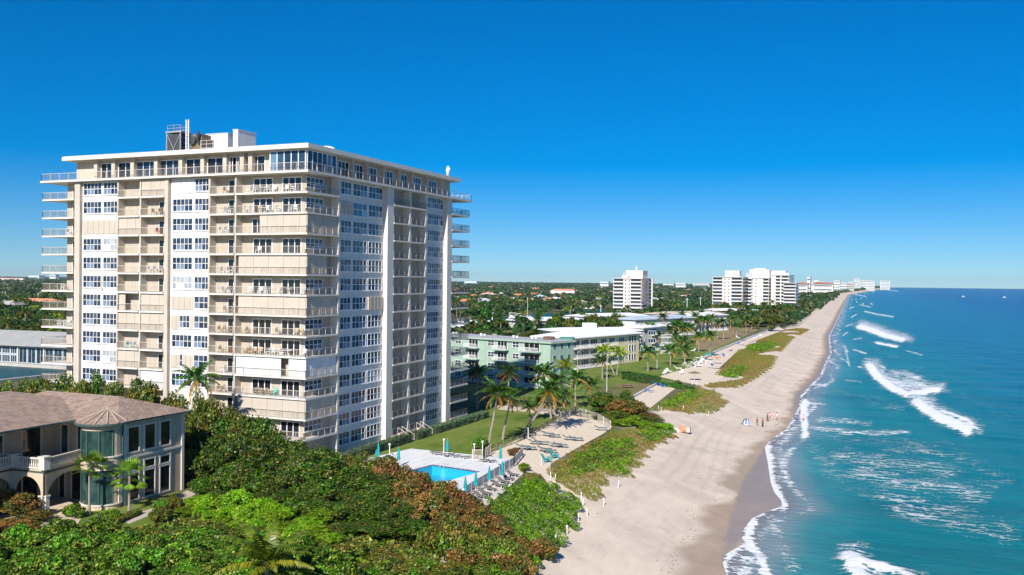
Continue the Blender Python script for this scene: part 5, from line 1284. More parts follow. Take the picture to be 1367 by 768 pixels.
def highrise(name, X, Y, W, D, z1, mat, label, floors, bays, pent, rot=0, sidem=None, z0=2.0):
    e = empty(name, (X, Y, z0), rot); tag(e, label, 'building'); H = z1-z0
    MB().mat(mat).box(0, W, 0, D, -1, H).build('wall', e)
    fh = H/floors
    for (a0, a1, typ) in bays:
        if typ == 'b':
            b = MB().mat(M_door); b2 = MB().mat(M_white)
            for k in range(floors): b.box(a0, a1, -.05, .2, k*fh+.1, k*fh+fh*.86); b2.box(a0-.2, a1+.2, -1.3, -.052, k*fh-.12, k*fh+.12); b2.box(a0-.2, a1+.2, -1.3, -1.2, k*fh+.12, k*fh+1.0)
            b.build('dark_recess_strips', e)['kind'] = 'stuff'; b2.build('balconies', e)['kind'] = 'stuff'  # dark strips stand in for the shade inside the balcony recesses
        elif typ == 'w':
            for k in range(floors): MB().mat(M_glass).box(a0, a1, -.05, .2, k*fh+.9, k*fh+2.1).build('window', e)
        else:
            b = MB().mat(M_door)
            for k in range(floors): b.box(a0, a1, -.05, .2, k*fh+.7, k*fh+2.3)
            b.build('window_band', e)
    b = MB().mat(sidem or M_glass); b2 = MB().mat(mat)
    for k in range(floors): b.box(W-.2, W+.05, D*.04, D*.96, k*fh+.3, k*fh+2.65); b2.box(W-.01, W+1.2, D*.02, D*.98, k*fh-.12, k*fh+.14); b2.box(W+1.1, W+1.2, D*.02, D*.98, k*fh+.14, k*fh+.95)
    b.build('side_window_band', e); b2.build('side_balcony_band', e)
    b = MB().mat(M_white).box(-.8, W+1.0, -.9, D+.8, H, H+.5); b.build('roof', e)
    for (px0, px1, py0, py1, h) in pent: MB().mat(mat).box(px0, px1, py0, py1, H+.5, H+h).build('roof_house', e)
    return e
Xc = atY(856, 400, 745)[0]; Xl = atY(818.5, 400, 745)[0]
W = Xc-Xl
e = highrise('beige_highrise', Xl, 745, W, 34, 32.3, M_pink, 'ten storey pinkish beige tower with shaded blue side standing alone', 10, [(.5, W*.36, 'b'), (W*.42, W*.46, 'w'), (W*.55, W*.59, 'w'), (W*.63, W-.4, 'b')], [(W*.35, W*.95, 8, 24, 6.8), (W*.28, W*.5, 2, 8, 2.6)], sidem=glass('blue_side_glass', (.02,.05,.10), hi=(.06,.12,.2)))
b = MB().mat(M_plastic); b.bar((W*.66, 14, 37), (W*.66, 14, 41), .5); b.bar((W*.66-1, 14, 39), (W*.66+1, 14, 39), .4); b.bar((W*.33, 4, 30.3), (W*.33, 4, 36), .35); b.build('mast', e)
b = MB().mat(M_white).box(W+1.2, W+2.2, 28, 30.5, -1, 30.8); b.build('stair_shaft', e)
def bx_(px, Y): return atY(px, 390, Y)[0]
Y = 900
X0, X1 = bx_(951, Y), bx_(991, Y); W = X1-X0
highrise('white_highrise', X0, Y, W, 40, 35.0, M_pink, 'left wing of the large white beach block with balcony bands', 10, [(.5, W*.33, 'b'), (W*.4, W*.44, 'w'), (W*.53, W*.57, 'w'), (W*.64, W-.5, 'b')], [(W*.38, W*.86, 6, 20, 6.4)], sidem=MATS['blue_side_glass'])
X0, X1 = bx_(986, 928), bx_(1003, 928); W = X1-X0
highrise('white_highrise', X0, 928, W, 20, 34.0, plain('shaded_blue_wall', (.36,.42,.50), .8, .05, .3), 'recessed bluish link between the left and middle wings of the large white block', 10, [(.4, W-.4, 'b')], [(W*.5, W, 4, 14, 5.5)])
X0, X1 = bx_(1000, 930), bx_(1026, 930); W = X1-X0
highrise('white_highrise', X0, 930, W, 30, 34.5, M_pink, 'middle wing of the large white beach block with a blank pale pink wall', 10, [(W*.32, W*.38, 'w'), (W*.72, W-.3, 'b')], [(0, W, 4, 20, 8.5), (W*.2, W*.8, 6, 16, 9.6)])
X0, X1 = bx_(1024, 940), bx_(1053, 940); W = X1-X0
highrise('white_highrise', X0, 940, W, 40, 37.5, M_white, 'taller right wing of the large white beach block', 11, [(W*.1, W*.18, 'w'), (W*.4, W*.6, 'b'), (W*.66, W-.3, 'b')], [(-W*.9, W*.8, 8, 22, 4.6), (W*.2, W*.98, 3, 9, 2.4)])
X0, X1 = bx_(1046, 925), bx_(1062, 925); W = X1-X0
highrise('white_highrise', X0, 925, W, 26, 30.0, M_white, 'lower end wing with wide curved balconies nearest the beach palms', 9, [(.3, W-.3, 'b')], [])
# skyline
def skyb(px0, px1, pyt, Y, mat, label, top=None, bands=6, z0=1.0, name='skyline_block', cat='building', pyc=384):
    X0 = atY(px0, pyc, Y)[0]; X1 = atY(px1, pyc, Y)[0]; z1 = atY((px0+px1)/2, pyt, Y)[2]; e = empty(name, (X0, Y, z0)); tag(e, label, cat); W = X1-X0; D = max(25, W*.5); H = z1-z0
    MB().mat(mat).box(0, W, 0, D, -1, H).build('wall', e)
    for k in range(bands): MB().mat(M_glass_t).box(W*.06, W*.94, -.6, -.01, H*(k+.35)/bands, H*(k+.65)/bands).build('window_band', e)
    if top is not None:
        b = MB().mat(top); hiproof(b, -3, W+3, -3, D+3, H, H+4, 'x'); b.build('roof', e)
    else: MB().mat(M_white).box(-.8, W+.8, -.8, D+.8, H, H+.8).build('roof', e)
    return e
M_red = plain('terracotta_roof', (.50, .20, .12), .85, .15, .2)
for px0, px1, pyt, Y, m, tp, bands, lb in [
    (1061,1078,379,2300,M_pink,M_red,3,'long pale hotel with red tiled roof on the horizon, left part'), (1085,1112,379,2350,M_pink,M_red,3,'long pale hotel with red tiled roof on the horizon, right part'),
    (1077.5,1081.5,370,2400,M_pink,None,4,'slim pale pink tower rising between the two red roofed hotel parts'), (1083,1095,376.2,2600,M_white,M_roofw,2,'broad white pyramid roof behind the red roofed hotel'),
    (1113,1121,375,3000,M_white,None,5,'white block just right of the red roofed hotel on the horizon'), (1120,1130,377.5,3200,M_white,None,4,'second small white block right of the red roofed hotel'), (1129,1140,378,3400,M_cream,None,4,'low cream block before the tall skyline towers'),
    (1140,1148,372,4200,M_white,None,8,'tallest white tower of the distant skyline'), (1148,1157,374.5,4300,M_white,None,6,'white tower second from the tallest in the distant skyline'), (1157,1167.5,375,4500,M_white,None,6,'wide white tower at the right of the distant skyline row'),
    (1175,1188,375,5600,M_white,None,6,'separate white block at the far tip of the coast'), (1133,1139,376.5,3800,M_white,None,5,'narrow white block left of the tallest skyline tower'),
    (801,812,376.5,3600,M_white,None,2,'pale block on the horizon left of the beige tower'), (620,636,375.8,4200,M_white,None,1,'wide flat white hall on the horizon right of the apartment tower'), (902,915,378.3,3600,M_white,None,2,'white hall on the horizon left of the large white block'),
    (925,947,378.8,4300,M_cream,None,1,'long low cream hall on the horizon left of the large white block'), (885,899,379.3,5200,M_white,None,1,'small white hall on the horizon right of the beige tower'), (38,52,368.2,3800,M_white,None,1,'white roofed hall on the horizon at the far left'), (66,74,367,3700,M_white,None,2,'small white block on the horizon left of the apartment tower')]:
    skyb(px0, px1, pyt, Y, m, lb, tp, bands)

# waterfront club and its wall
M_clubroof = plain('club_roof', (.34,.34,.33), .8, .1, .3)
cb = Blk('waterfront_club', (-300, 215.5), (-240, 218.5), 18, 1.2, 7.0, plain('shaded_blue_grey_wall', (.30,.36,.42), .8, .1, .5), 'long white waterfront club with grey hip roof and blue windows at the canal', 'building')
cg = glass('club_glass', (.012,.03,.05), hi=(.05,.10,.15))
for i in range(16):
    if i < 9:
        for st in range(2): cb.win('f', .5+i*3.7, 3.7+i*3.7, .4+2.8*st, 2.6+2.8*st, 4, cg)
    else: cb.win('f', .5+i*3.7, 3.6+i*3.7, .3, 5.2, 2, cg)
    if i % 3 == 0: MB().mat(M_white).box(i*3.7-.1, i*3.7+.35, -.5, -.05, -.2, 5.75).build('column', cb.e)
cb.hip(1.9, 4.0, M_clubroof)
sw = MB().mat(plain('sea_wall', (.45,.42,.38), .9, .2, .5)).box(-340, -226, 210.5, 212.4, .2, 1.9).build('sea_wall'); tag(sw, 'low concrete wall along the canal in front of the waterfront club', 'wall')
sw = MB().mat(MATS['sea_wall']).box(-227, -225.5, 150, 212, .2, 1.6).build('sea_wall'); tag(sw, 'concrete canal edge below the trees left of the apartment tower', 'wall')

# neighbourhood houses
def house_small(x, y, w, d, h, rm, wm, rot, label, g='houses among the trees'):
    z = float(zt(x, y)); e = empty('villa', (x, y, z), rot); tag(e, label, 'house', g)
    MB().mat(wm).box(-w/2, w/2, -d/2, d/2, -.3, h).build('wall', e); b = MB().mat(rm); hiproof(b, -w/2-.7, w/2+.7, -d/2-.7, d/2+.7, h, h+2.6, 'x' if w > d else 'y'); b.build('roof', e)
    for k in range(3): a = -w/2+w*(k+.25)/3; MB().mat(M_glass).box(a, a+w*.16, -d/2-.06, -d/2+.1, 1, 2.3).build('window', e)
M_redo = plain('orange_tile_roof', (.66,.27,.14), .85, .12, .3); M_greyr = plain('grey_tile_roof', (.42,.41,.40), .85, .1, .3); M_pinkr = plain('pink_tile_roof', (.58,.40,.34), .85, .12, .3)
nh = 0; tries = 0
cls = [(M_redo,'villa with orange tiled roof among the neighbourhood trees','orange roofed villas'), (M_greyr,'villa with grey roof among the neighbourhood trees','grey roofed villas'), (M_roofw,'villa with white roof among the neighbourhood trees','white roofed villas'), (M_pinkr,'villa with pink tiled roof among the neighbourhood trees','pink roofed villas')]
while nh < 165 and tries < 4000:
    tries += 1
    px = random.uniform(-20, 100) if random.random() < .22 else random.uniform(600, 960); py = 384+random.random()**1.5*26
    if px < 200: py = 376+random.random()**1.6*40
    x, y = at(px, py, 2)
    if not clear(x, y) or y > 5000 or (x > -170): continue
    f = max(1, (y/900)**.35); m, lb, gg = random.choice(cls+[cls[0], cls[0], cls[3]]); house_small(x, y, random.uniform(11, 18)*f, random.uniform(9, 12)*f, random.uniform(3.2, 5)*f**.5, m, random.choice([M_white, M_cream, M_pink]), random.uniform(-.5, .5), lb, gg); nh += 1
for px, py, w_, m, lb in [(50,411,46,M_redo,'large villa with long orange tiled roof seen behind the tower balconies'), (652,398,24,M_pinkr,'large pink roofed villa right of the tower balconies'), (752,396,20,M_redo,'bright orange roofed villa in the middle distance'),
    (722,402,18,plain('pale_blue_roof',(.5,.6,.7),.7,.1,.3),'villa with pale blue roof in the middle distance'), (645,408,18,plain('lilac_roof',(.55,.57,.66),.7,.1,.3),'villa with bluish white roof right of the tower balconies'),(12,416,24,M_greyr,'grey roofed house at the left edge'),(15,375,70,M_redo,'long red roofed block below the horizon at the left edge')]:
    x, y = at(px, py, 2); house_small(x, y, w_*(1 if y < 1500 else 2.2), 13, 6.5 if y < 1500 else 12, m, M_white, .1, lb, None)

# boats
def boat(x, y, L, rot, label, kind=0, z=1.05):
    e = empty('motor_boat' if kind != 2 else 'sailing_boat', (x, y, z), rot); tag(e, label, 'boat'); W = L*.28
    b = MB().mat(M_plastic); sec = [(-.5, 1, .16), (-.2, 1, .17), (.15, .9, .19), (.38, .5, .22), (.5, .04, .25)]; prev = None
    for t, w_, hh in sec:
        ring = [(t*L, -W/2*w_*.6, -.1), (t*L, -W/2*w_, hh*L*.5), (t*L, W/2*w_, hh*L*.5), (t*L, W/2*w_*.6, -.1)]
        if prev:
            for j in range(3): b.poly([prev[j], prev[j+1], ring[j+1], ring[j]])
        else: b.poly(ring)
        prev = ring
    b.build('hull', e)
    h0 = .09*L
    b = MB().mat(M_white).box(-.25*L, .2*L, -W*.33, W*.33, h0-.1, h0+.12*L); b.mat(M_plastic)
    if kind != 2: b.box(-.2*L, .08*L, -W*.28, W*.28, h0+.12*L, h0+.22*L); b.box(-.24*L, .1*L, -W*.33, W*.33, h0+.3*L, h0+.315*L); [b.bar((sx*L, sy*W*.3, h0+.2*L), (sx*L, sy*W*.3, h0+.3*L), .1) for sx in (-.22, .08) for sy in (-1, 1)]
    b.build('cabin', e); MB().mat(M_glass).box(-.22*L, .205*L, -W*.34, W*.34, h0+.04*L, h0+.09*L).build('window', e)
    if kind == 2: MB().mat(M_frame).bar((0, 0, h0), (0, 0, h0+1.1*L), .18).build('mast', e)
for i, (px, py, L, rot, k, lb) in enumerate([(617,437,13,.3,0,'white motor boat moored nearest the tower balconies'), (634,436,15,.2,0,'white motor yacht left of the tall dark canal tree'), (664,430,16,1.2,0,'tall white motor yacht just right of the tall canal tree'),
    (686,429,15,.5,0,'white cruiser in the middle of the moored boats'), (695,428,13,.6,0,'white boat with dark windows beside the middle cruiser'), (704,427,14,.4,2,'white sailing boat with thin mast at the right end of the moorings'),
    (757,415,13,.5,0,'small white boat on the far canal bank'), (781,412,15,.5,0,'white yacht on the canal left of the beige tower'), (792,411,14,.5,0,'second white yacht left of the beige tower'), (803,410,12,.4,0,'white boat nearest the beige tower'), (886,404,16,.3,0,'white boat on the blue inlet right of the beige tower')]):
    x, y = at(px, py, 1.2); boat(x, y, L, rot, lb, k)
dk = MB().mat(plain('red_dock', (.42,.22,.16), .85, .2, .5)); x, y = at(676, 433, 1.5); dk.box(-7, 7, -2.5, 2.5, 0, .35)
for i in range(4): dk.tube([(-6+i*4, -2.3, -.8), (-6+i*4, -2.3, 1.3)], .18, 6)
o = dk.build('dock'); o.location = (x, y, 1.1); tag(o, 'reddish timber dock between the moored boats', 'dock')
for i, (px, py, L, lb) in enumerate([(1286,385.3,16,'tiny white boat near the horizon on open sea'), (1341,387.6,17,'tiny white boat at the far right on open sea')]):
    x, y = at(px, py, 0); d_ = math.hypot(x, y); f = min(1.0, 2600/d_); boat(x*f, y*f, L*.55, .4, lb, 0, 0)
# poles
for i, (px, py0, py1, lb) in enumerate([(917,424,398,'pale utility pole on the left of two behind the beige roof'), (935,414,397,'thin utility pole on the right of two behind the beige roof'), (802,424,407,'white utility pole with cross arm left of the beige tower'), (761,425,413,'white pole by the canal near the moored boats'), (819,428,413,'thin pole at the foot of the beige tower'),
    (7,400,389,'utility pole with cross arms far behind the club'), (51,401,391,'thin white mast behind the orange roofed villa')]):
    X, Y = at(px, py0, 2.5); z1 = atY(px, py1, Y)[2]; b = MB().mat(M_plastic).tube([(0,0,0), (0,0,z1-2.5)], [.28,.2], 6); b.bar((-1.4,0,z1-3.6), (1.4,0,z1-3.6), .18); o = b.build('utility_pole'); o.location = (X, Y, 2.5); tag(o, lb, 'pole')
for i, (px, py0, py1, lb) in enumerate([(810,525,474,'slim grey lamp post on the lawn beside the two bright palms'), (877,495,465,'thin lamp post right of the single lawn palm'), (771,500,470,'lamp post at the foot of the pale yellow building')]):
    X, Y = at(px, py0, 3.5); z1 = atY(px, py1, Y)[2]; b = MB().mat(M_galv).tube([(0,0,0), (0,0,z1-3.5)], [.1,.06], 6); b.tube([(0,0,z1-3.6), (.5,0,z1-3.4)], .1, 6); o = b.build('lamp_post'); o.location = (X, Y, 3.5); tag(o, lb, 'lamp post')

# ================================================================== POOL AREA AND BEACH THINGS
def umbrella_closed():
    e = empty('closed_umbrella'); b = MB().mat(M_frame).tube([(0,0,0), (0,0,2.75)], .03, 6); b.build('pole', e)
    b = MB().mat(M_dark).tube([(0,0,0), (0,0,.12)], .28, 12); b.build('base', e)
    b = MB().mat(M_teal); prev = None
    for z, r in ((.95, .20), (1.0, .22), (1.35, .15), (1.4, .17), (2.1, .12), (2.6, .05), (2.72, .02)):
        ring = [((r*(1+.3*(q % 2)))*math.cos(q*PI/6), (r*(1+.3*(q % 2)))*math.sin(q*PI/6), z) for q in range(12)]
        if prev: [b.poly([prev[q], prev[(q+1) % 12], ring[(q+1) % 12], ring[q]]) for q in range(12)]
        prev = ring
    b.build('canopy', e); return e
U0 = umbrella_closed()
UL = ['upper one of the two closed umbrellas at the left end of the pool deck', 'lower one of the two closed umbrellas at the left end of the pool deck', 'closed teal umbrella standing alone between the left pair and the pool', 'closed teal umbrella on the lawn side of the pool next to a lamp', 'closed teal umbrella at the pool gate side of the fence corner',
      'closed teal umbrella at the fence corner nearest the sand', 'closed teal umbrella on the fence line, second from the sand', 'closed teal umbrella in the middle of the pool fence line', 'closed teal umbrella nearest the bronze shrubs on the fence line']
for i, (px, py) in enumerate([(505,616), (502,627), (532,623), (597,610), (668,621), (670.5,643), (653,650), (635,658), (621,666)]):
    o = U0 if i == 0 else copy_tree(U0); x, y = at(px, py, 3.65); o.location = (x, y, 3.655); tag(o, UL[i], 'umbrella', 'closed teal umbrellas round the pool')
def lounger(mat, back=.5):
    e = empty('sun_lounger'); MB().mat(mat).box(-.32, .32, -.95, .35, .28, .36).build('seat', e)
    b = MB().mat(mat); q = [(-.32,.35,.30),(.32,.35,.30),(.32,.95,.30+back),(-.32,.95,.30+back)]; b.poly(q); b.poly([(x,y-.03,z+.07) for x,y,z in q][::-1]); 
    for k in range(4): a, c = q[k], q[(k+1) % 4]; b.poly([a, (a[0],a[1]-.03,a[2]+.07), (c[0],c[1]-.03,c[2]+.07), c])
    b.build('backrest', e)
    for sx in (-.28, .28):
        for sy in (-.8, .3): MB().mat(M_frame if mat is not M_loungeg else mat).box(sx-.03, sx+.03, sy-.03, sy+.03, 0, .28).build('leg', e)
    return e
L0, L1, L2 = lounger(M_lounge, .35), lounger(M_loungeg, .25), lounger(M_blue, .4)
LW = lounger(M_plastic, .35)
def place(proto, first, x, y, z, rz, label, cat, group):
    o = proto if first else copy_tree(proto); o.location = (x, y, z); o.rotation_euler = (0, 0, rz); tag(o, label, cat, group); return o
k = 0
for j, (px, py) in enumerate([(579,605.5),(582,607.5),(594,609),(606.5,611),(620.6,612.5),(645,617),(654,618)]):
    x, y = at(px, py, 3.66); place(L0, k == 0, x, y, 3.66, 2.3, f'dark sun lounger on the lawn side of the pool deck, {ORD[j]} from the left', 'lounger', 'loungers along the pool deck'); k += 1
for j, (px, py) in enumerate([(684,636),(678,641),(672,645.5),(665,650),(654,655),(647.6,661),(641.7,665),(635,669),(628,673)]):
    x, y = at(px, py, 3.61); place(L0, False, x, y, 3.605, 1.25, f'dark sun lounger on the terrace below the pool fence, {ORD[j]} from the sand side', 'lounger', 'loungers on the terrace below the fence')
for j, (px, py) in enumerate([(731,582.5),(738.6,584.6),(714,593.7),(721.7,594.2),(698,600),(706,601.5),(727,603.3),(733,605.5),(740.4,596.8),(748,598),(759.4,588),(769,589),(802,575)]):
    x, y = at(px, py, 3.54); w_ = ['left one of the farthest pair under the palm shadow','right one of the farthest pair under the palm shadow','left one of the second pair on the sand court','right one of the second pair on the sand court','left one of the pair nearest the fence','right one of the pair nearest the fence','left one of the pair beside the teal chairs','right one of the pair beside the teal chairs','left one of the pair in the middle of the sand court','right one of the pair in the middle of the sand court','left one of the pair nearest the dune','right one of the pair nearest the dune','alone at the far corner by the shrubs'][j]
    o = place(L1, j == 0, x, y, 3.54, 1.9+.1*(j % 3), 'grey green slatted lounger, '+w_, 'lounger', 'grey green loungers on the sand court'); o.scale = (1.3, 1.2, 1.5)
def adirondack():
    e = empty('deck_chair'); MB().mat(M_teal).box(-.35,.35,-.4,.35,.35,.42).build('seat', e)
    b = MB().mat(M_teal)
    for i in range(5): x = -.3+i*.15; b.bar((x,.32,.35),(x*1.1,.75,1.15),.13,.03)
    b.build('backrest', e)
    for sx in (-.4,.4):
        MB().mat(M_teal).box(sx-.07,sx+.07,-.5,.4,.6,.64).build('armrest', e)
        MB().mat(M_teal).bar((sx,-.4,0),(sx,-.4,.6),.08).build('leg', e); MB().mat(M_teal).bar((sx,.55,0),(sx,.2,.6),.08).build('leg', e)
    return e
A0_ = adirondack()
for j, (px, py) in enumerate([(730,617.5),(740,612)]):
    x, y = at(px, py, 3.54); o = place(A0_, j == 0, x, y, 3.54, 2.4, ('left' if j == 0 else 'right')+' one of two teal wooden deck chairs on the sand court', 'chair', 'teal deck chairs'); o.scale = (1.15,)*3
# deck lights
lp = empty('garden_lamp'); MB().mat(M_frame).tube([(0,0,0),(0,0,1.9)], .06, 6).build('post', lp)
b = MB().mat(M_plastic); b.tube([(0,0,1.88),(0,0,1.98),(0,0,2.12),(0,0,2.22)], [.08,.17,.17,.06], 10); b.build('lamp_globe', lp)
for j, (px, py, lb) in enumerate([(520,612,'white globe lamp at the left end of the pool deck'), (592.5,605,'white globe lamp beside the umbrella on the lawn side'), (633,612,'white globe lamp left of the pool gate'), (644,608,'white globe lamp right of the pool gate'), (705,588,'white globe lamp on the lawn near the leaning palms'),(618,677,'white globe lamp at the terrace end by the bronze shrubs')]):
    x, y = at(px, py, 3.6); place(lp, j == 0, x, y, 3.6, 0, lb, 'lamp', 'globe lamps round the pool')
# pool fence
def fence(name, pts, z, h, label, pmat, gap, post, picket=True, panel_mat=None):
    e = empty(name, (0, 0, 0)); tag(e, label, 'fence'); b = MB().mat(pmat)
    for (x0, y0), (x1, y1) in zip(pts[:-1], pts[1:]):
        L = math.hypot(x1-x0, y1-y0); b.bar((x0,y0,z+h-.05),(x1,y1,z+h-.05),.07); b.bar((x0,y0,z+.15),(x1,y1,z+.15),.05)
        if picket:
            for i in range(int(L/gap)): t_ = i*gap/L; b.bar((x0+(x1-x0)*t_, y0+(y1-y0)*t_, z+.1),(x0+(x1-x0)*t_, y0+(y1-y0)*t_, z+h),.03)
        if panel_mat: pass
    b.build('rail', e)
    for (x0, y0), (x1, y1) in zip(pts[:-1], pts[1:]):
        n = max(1, round(math.hypot(x1-x0, y1-y0)/post))
        for i in range(n+1): MB().mat(pmat).box(x0+(x1-x0)*i/n-.07, x0+(x1-x0)*i/n+.07, y0+(y1-y0)*i/n-.07, y0+(y1-y0)*i/n+.07, z, z+h+.08).build('post', e)
    return e
M_pf = plain('grey_fence_paint', (.50,.48,.46), .6, .1, 3)
fence('pool_fence', [at(612,668,3.66), at(686,622,3.66), at(697,609,3.66)], 3.66, 1.25, 'grey metal picket fence between the pool and the lounger terrace', M_pf, .13, 2.2)
fence('pool_gate_fence', [at(631,613,3.66), at(646,613,3.66), at(655,606,3.66)], 3.66, 1.4, 'pale timber gate fence at the back corner of the pool deck', M_tan, .16, 1.4)
fence('court_fence', [at(652,606,3.5), at(700,587,3.5), at(741,563,3.5)], 3.5, .95, 'low brown rail fence between the lawn and the sand court', M_wood, .45, 3.0)
fence('back_fence', [at(745,564,3.5), at(768,553,3.5), at(797,562,3.5), at(815,573,3.5)], 3.5, 1.5, 'dark mesh fence with pale posts at the back of the sand court', plain('pale_posts',(.5,.46,.4),.8,.1,2), .3, 4.0)
fence('yard_fence', [at(600,548,3.5), at(665,540,3.5), at(745,552,3.5), at(806,562,3.5)], 3.5, 1.1, 'dark picket fence along the tan path beyond the lawn', M_dark, .3, 5.0)
wl_ = empty('sea_wall', (0,0,0)); tag(wl_, 'low pale sea wall between the hotel lawn and the long sand terrace', 'wall'); b = MB().mat(M_white); pts = [at(x,y,3.5) for x,y in [(928,490),(955,471),(1000,452),(1040,437)]]
for p_, q_ in zip(pts[:-1], pts[1:]): b.bar((*p_,3.9),(*q_,3.9),.5,.8)
b.build('wall', wl_)
wl_ = empty('sea_wall', (0,0,0)); tag(wl_, 'low pale wall on the left edge of the small sand terrace', 'wall'); b = MB().mat(M_white); p_, q_ = at(843,533,3.5), at(880,512,3.5); b.bar((*p_,3.8),(*q_,3.8),.4,.6); b.build('wall', wl_)
# blue loungers on the terraces and patio furniture
pos = [(885,517),(867,524),(877,515),(951,489),(975,470),(990,462),(1003,458),(985,460),(966,476),(1010,451),(1022,446),(993,456),(957,480),(1030,441)]
for j, (px, py) in enumerate(pos):
    x, y = at(px, py, 3.54); near = j < 3
    o = place(L2, j == 0, x, y, 3.54, 1.0+j*.7, 'blue sun lounger on the small walled sand terrace' if near else 'blue sun lounger on the long sand terrace above the dune', 'lounger', 'blue loungers on the walled terrace' if near else 'blue loungers on the long terrace'); o.scale = (1.25,)*3
pos = [(887,500.5),(893,498),(905,494),(918,491),(922,488),(927,487),(932,485),(936,486),(940,483),(944,485),(948,487),(928,482),(934,480),(925,470),(910,500),(935,490),(930,490),(945,491),(913,489),(940,478),(1008,452),(1015,450),(985,452)]
for j, (px, py) in enumerate(pos):
    x, y = at(px, py, 3.54); o = place(LW, j == 0, x, y, 3.54, j*.9, 'white lounger among the crowded patio seats under the hotel palms', 'lounger', 'white loungers on the hotel patio'); o.scale = (1.2, 1.2, 1.8)
# picnic table
x, y = at(838, 518, 3.55); e = empty('picnic_table', (x, y, 3.55), .4); tag(e, 'brown picnic table on the dry lawn before the rounded hedge', 'table'); MB().mat(M_brown).box(-1.4,1.4,-.5,.5,.7,.8).build('table_top', e)
for s_ in (-1, 1): MB().mat(M_brown).box(-1.4,1.4,s_*.9-.2,s_*.9+.2,.4,.48).build('bench', e); MB().mat(M_brown).bar((s_,-.9,0),(s_,.2,.7),.1).build('leg', e); MB().mat(M_brown).bar((s_,.9,0),(s_,-.2,.7),.1).build('leg', e)
def openumb(px, py, r, mat, label, z=3.54, tilt=0):
    x, y = at(px, py, z); e = empty('beach_umbrella', (x, y, z)); tag(e, label, 'umbrella'); MB().mat(M_frame).tube([(0,0,0),(0,0,2.4)], .04, 6).build('pole', e); b = MB().mat(mat)
    for q in range(10): a0, a1 = q*PI/5, (q+1)*PI/5; b.poly([(0,0,2.5),(r*math.cos(a0),r*math.sin(a0),2.0),(r*math.cos(a1),r*math.sin(a1),2.0)]); b.poly([(r*math.cos(a0),r*math.sin(a0),1.98),(0,0,2.44),(r*math.cos(a1),r*math.sin(a1),1.98)])
    c = b.build('canopy', e); e.rotation_euler = (tilt, tilt*.6, 0); return e
openumb(927, 508, 1.8, M_brown, 'brown thatched umbrella on the sand terrace edge'); openumb(945, 481, 1.7, M_teal, 'green umbrella over the white patio seats'); openumb(957, 486, 1.6, M_redo, 'orange umbrella at the right end of the patio')
# beach posts
bp = MB().mat(M_plastic).tube([(0,0,-.2),(0,0,1.0)], .045, 7); bp.box(-.06,.06,-.02,.02,.8,1.0); B0_ = bp.build('beach_post')
for j, (px, py) in enumerate([(723,622),(735,640),(741,643),(776,668),(778,676),(784,690),(772,697),(757,714),(741,727),(806,676),(825,651),(879,548),(883,550),(912,548),(946,556),(930,515),(924,514)]):
    x, y, z = gt(px, py); o = B0_ if j == 0 else B0_.copy()
    if j: COL.objects.link(o)
    o.location = (x, y, z); o.rotation_euler = (random.uniform(-.1,.1), random.uniform(-.1,.1), random.random()); tag(o, 'thin white marker post along the dune edge', 'post', 'marker posts along the dune')
# gear pile beside the dune
x, y, z = gt(908, 577); e = empty('beach_gear', (x, y, z)); tag(e, 'heap of orange and white beach gear with a pale kayak at the dune foot', 'beach gear')
b = MB().mat(M_redo); b.tube([(0,0,.5),(.9,.3,.6)], [.75,.5], 9); b.build('orange_float', e); b = MB().mat(M_plastic); b.tube([(-3.2,-.6,.2),(-2,-.5,.35),(-.6,-.4,.35),(.2,-.3,.2)], [.05,.4,.4,.05], 8); b.build('kayak', e)
b = MB().mat(M_cream).box(.7,1.7,.2,1.1,0,.9); b.build('bin', e)

# people on the beach
def skin_obj(name, V, E, Rr, mat, parent=None):
    me = bpy.data.meshes.new(name); me.from_pydata(V, E, []); o = bpy.data.objects.new(name, me); COL.objects.link(o)
    m = o.modifiers.new('skin', 'SKIN'); me.skin_vertices[0].data
    for i, r in enumerate(Rr): me.skin_vertices[0].data[i].radius = (r, r)
    me.skin_vertices[0].data[0].use_root = True
    o.modifiers.new('sub', 'SUBSURF').levels = 1; dg = bpy.context.evaluated_depsgraph_get(); nm = bpy.data.meshes.new_from_object(o.evaluated_get(dg)); bpy.data.objects.remove(o)
    nm.materials.append(mat); nm.polygons.foreach_set('use_smooth', [True]*len(nm.polygons)); o = bpy.data.objects.new(name, nm); COL.objects.link(o); o.parent = parent; return o
M_skin = [plain('tanned_skin', (.46,.27,.18), .6, .05), plain('pale_skin', (.62,.42,.32), .6, .05)]; M_hair = plain('dark_hair', (.03,.02,.015), .7, .2)
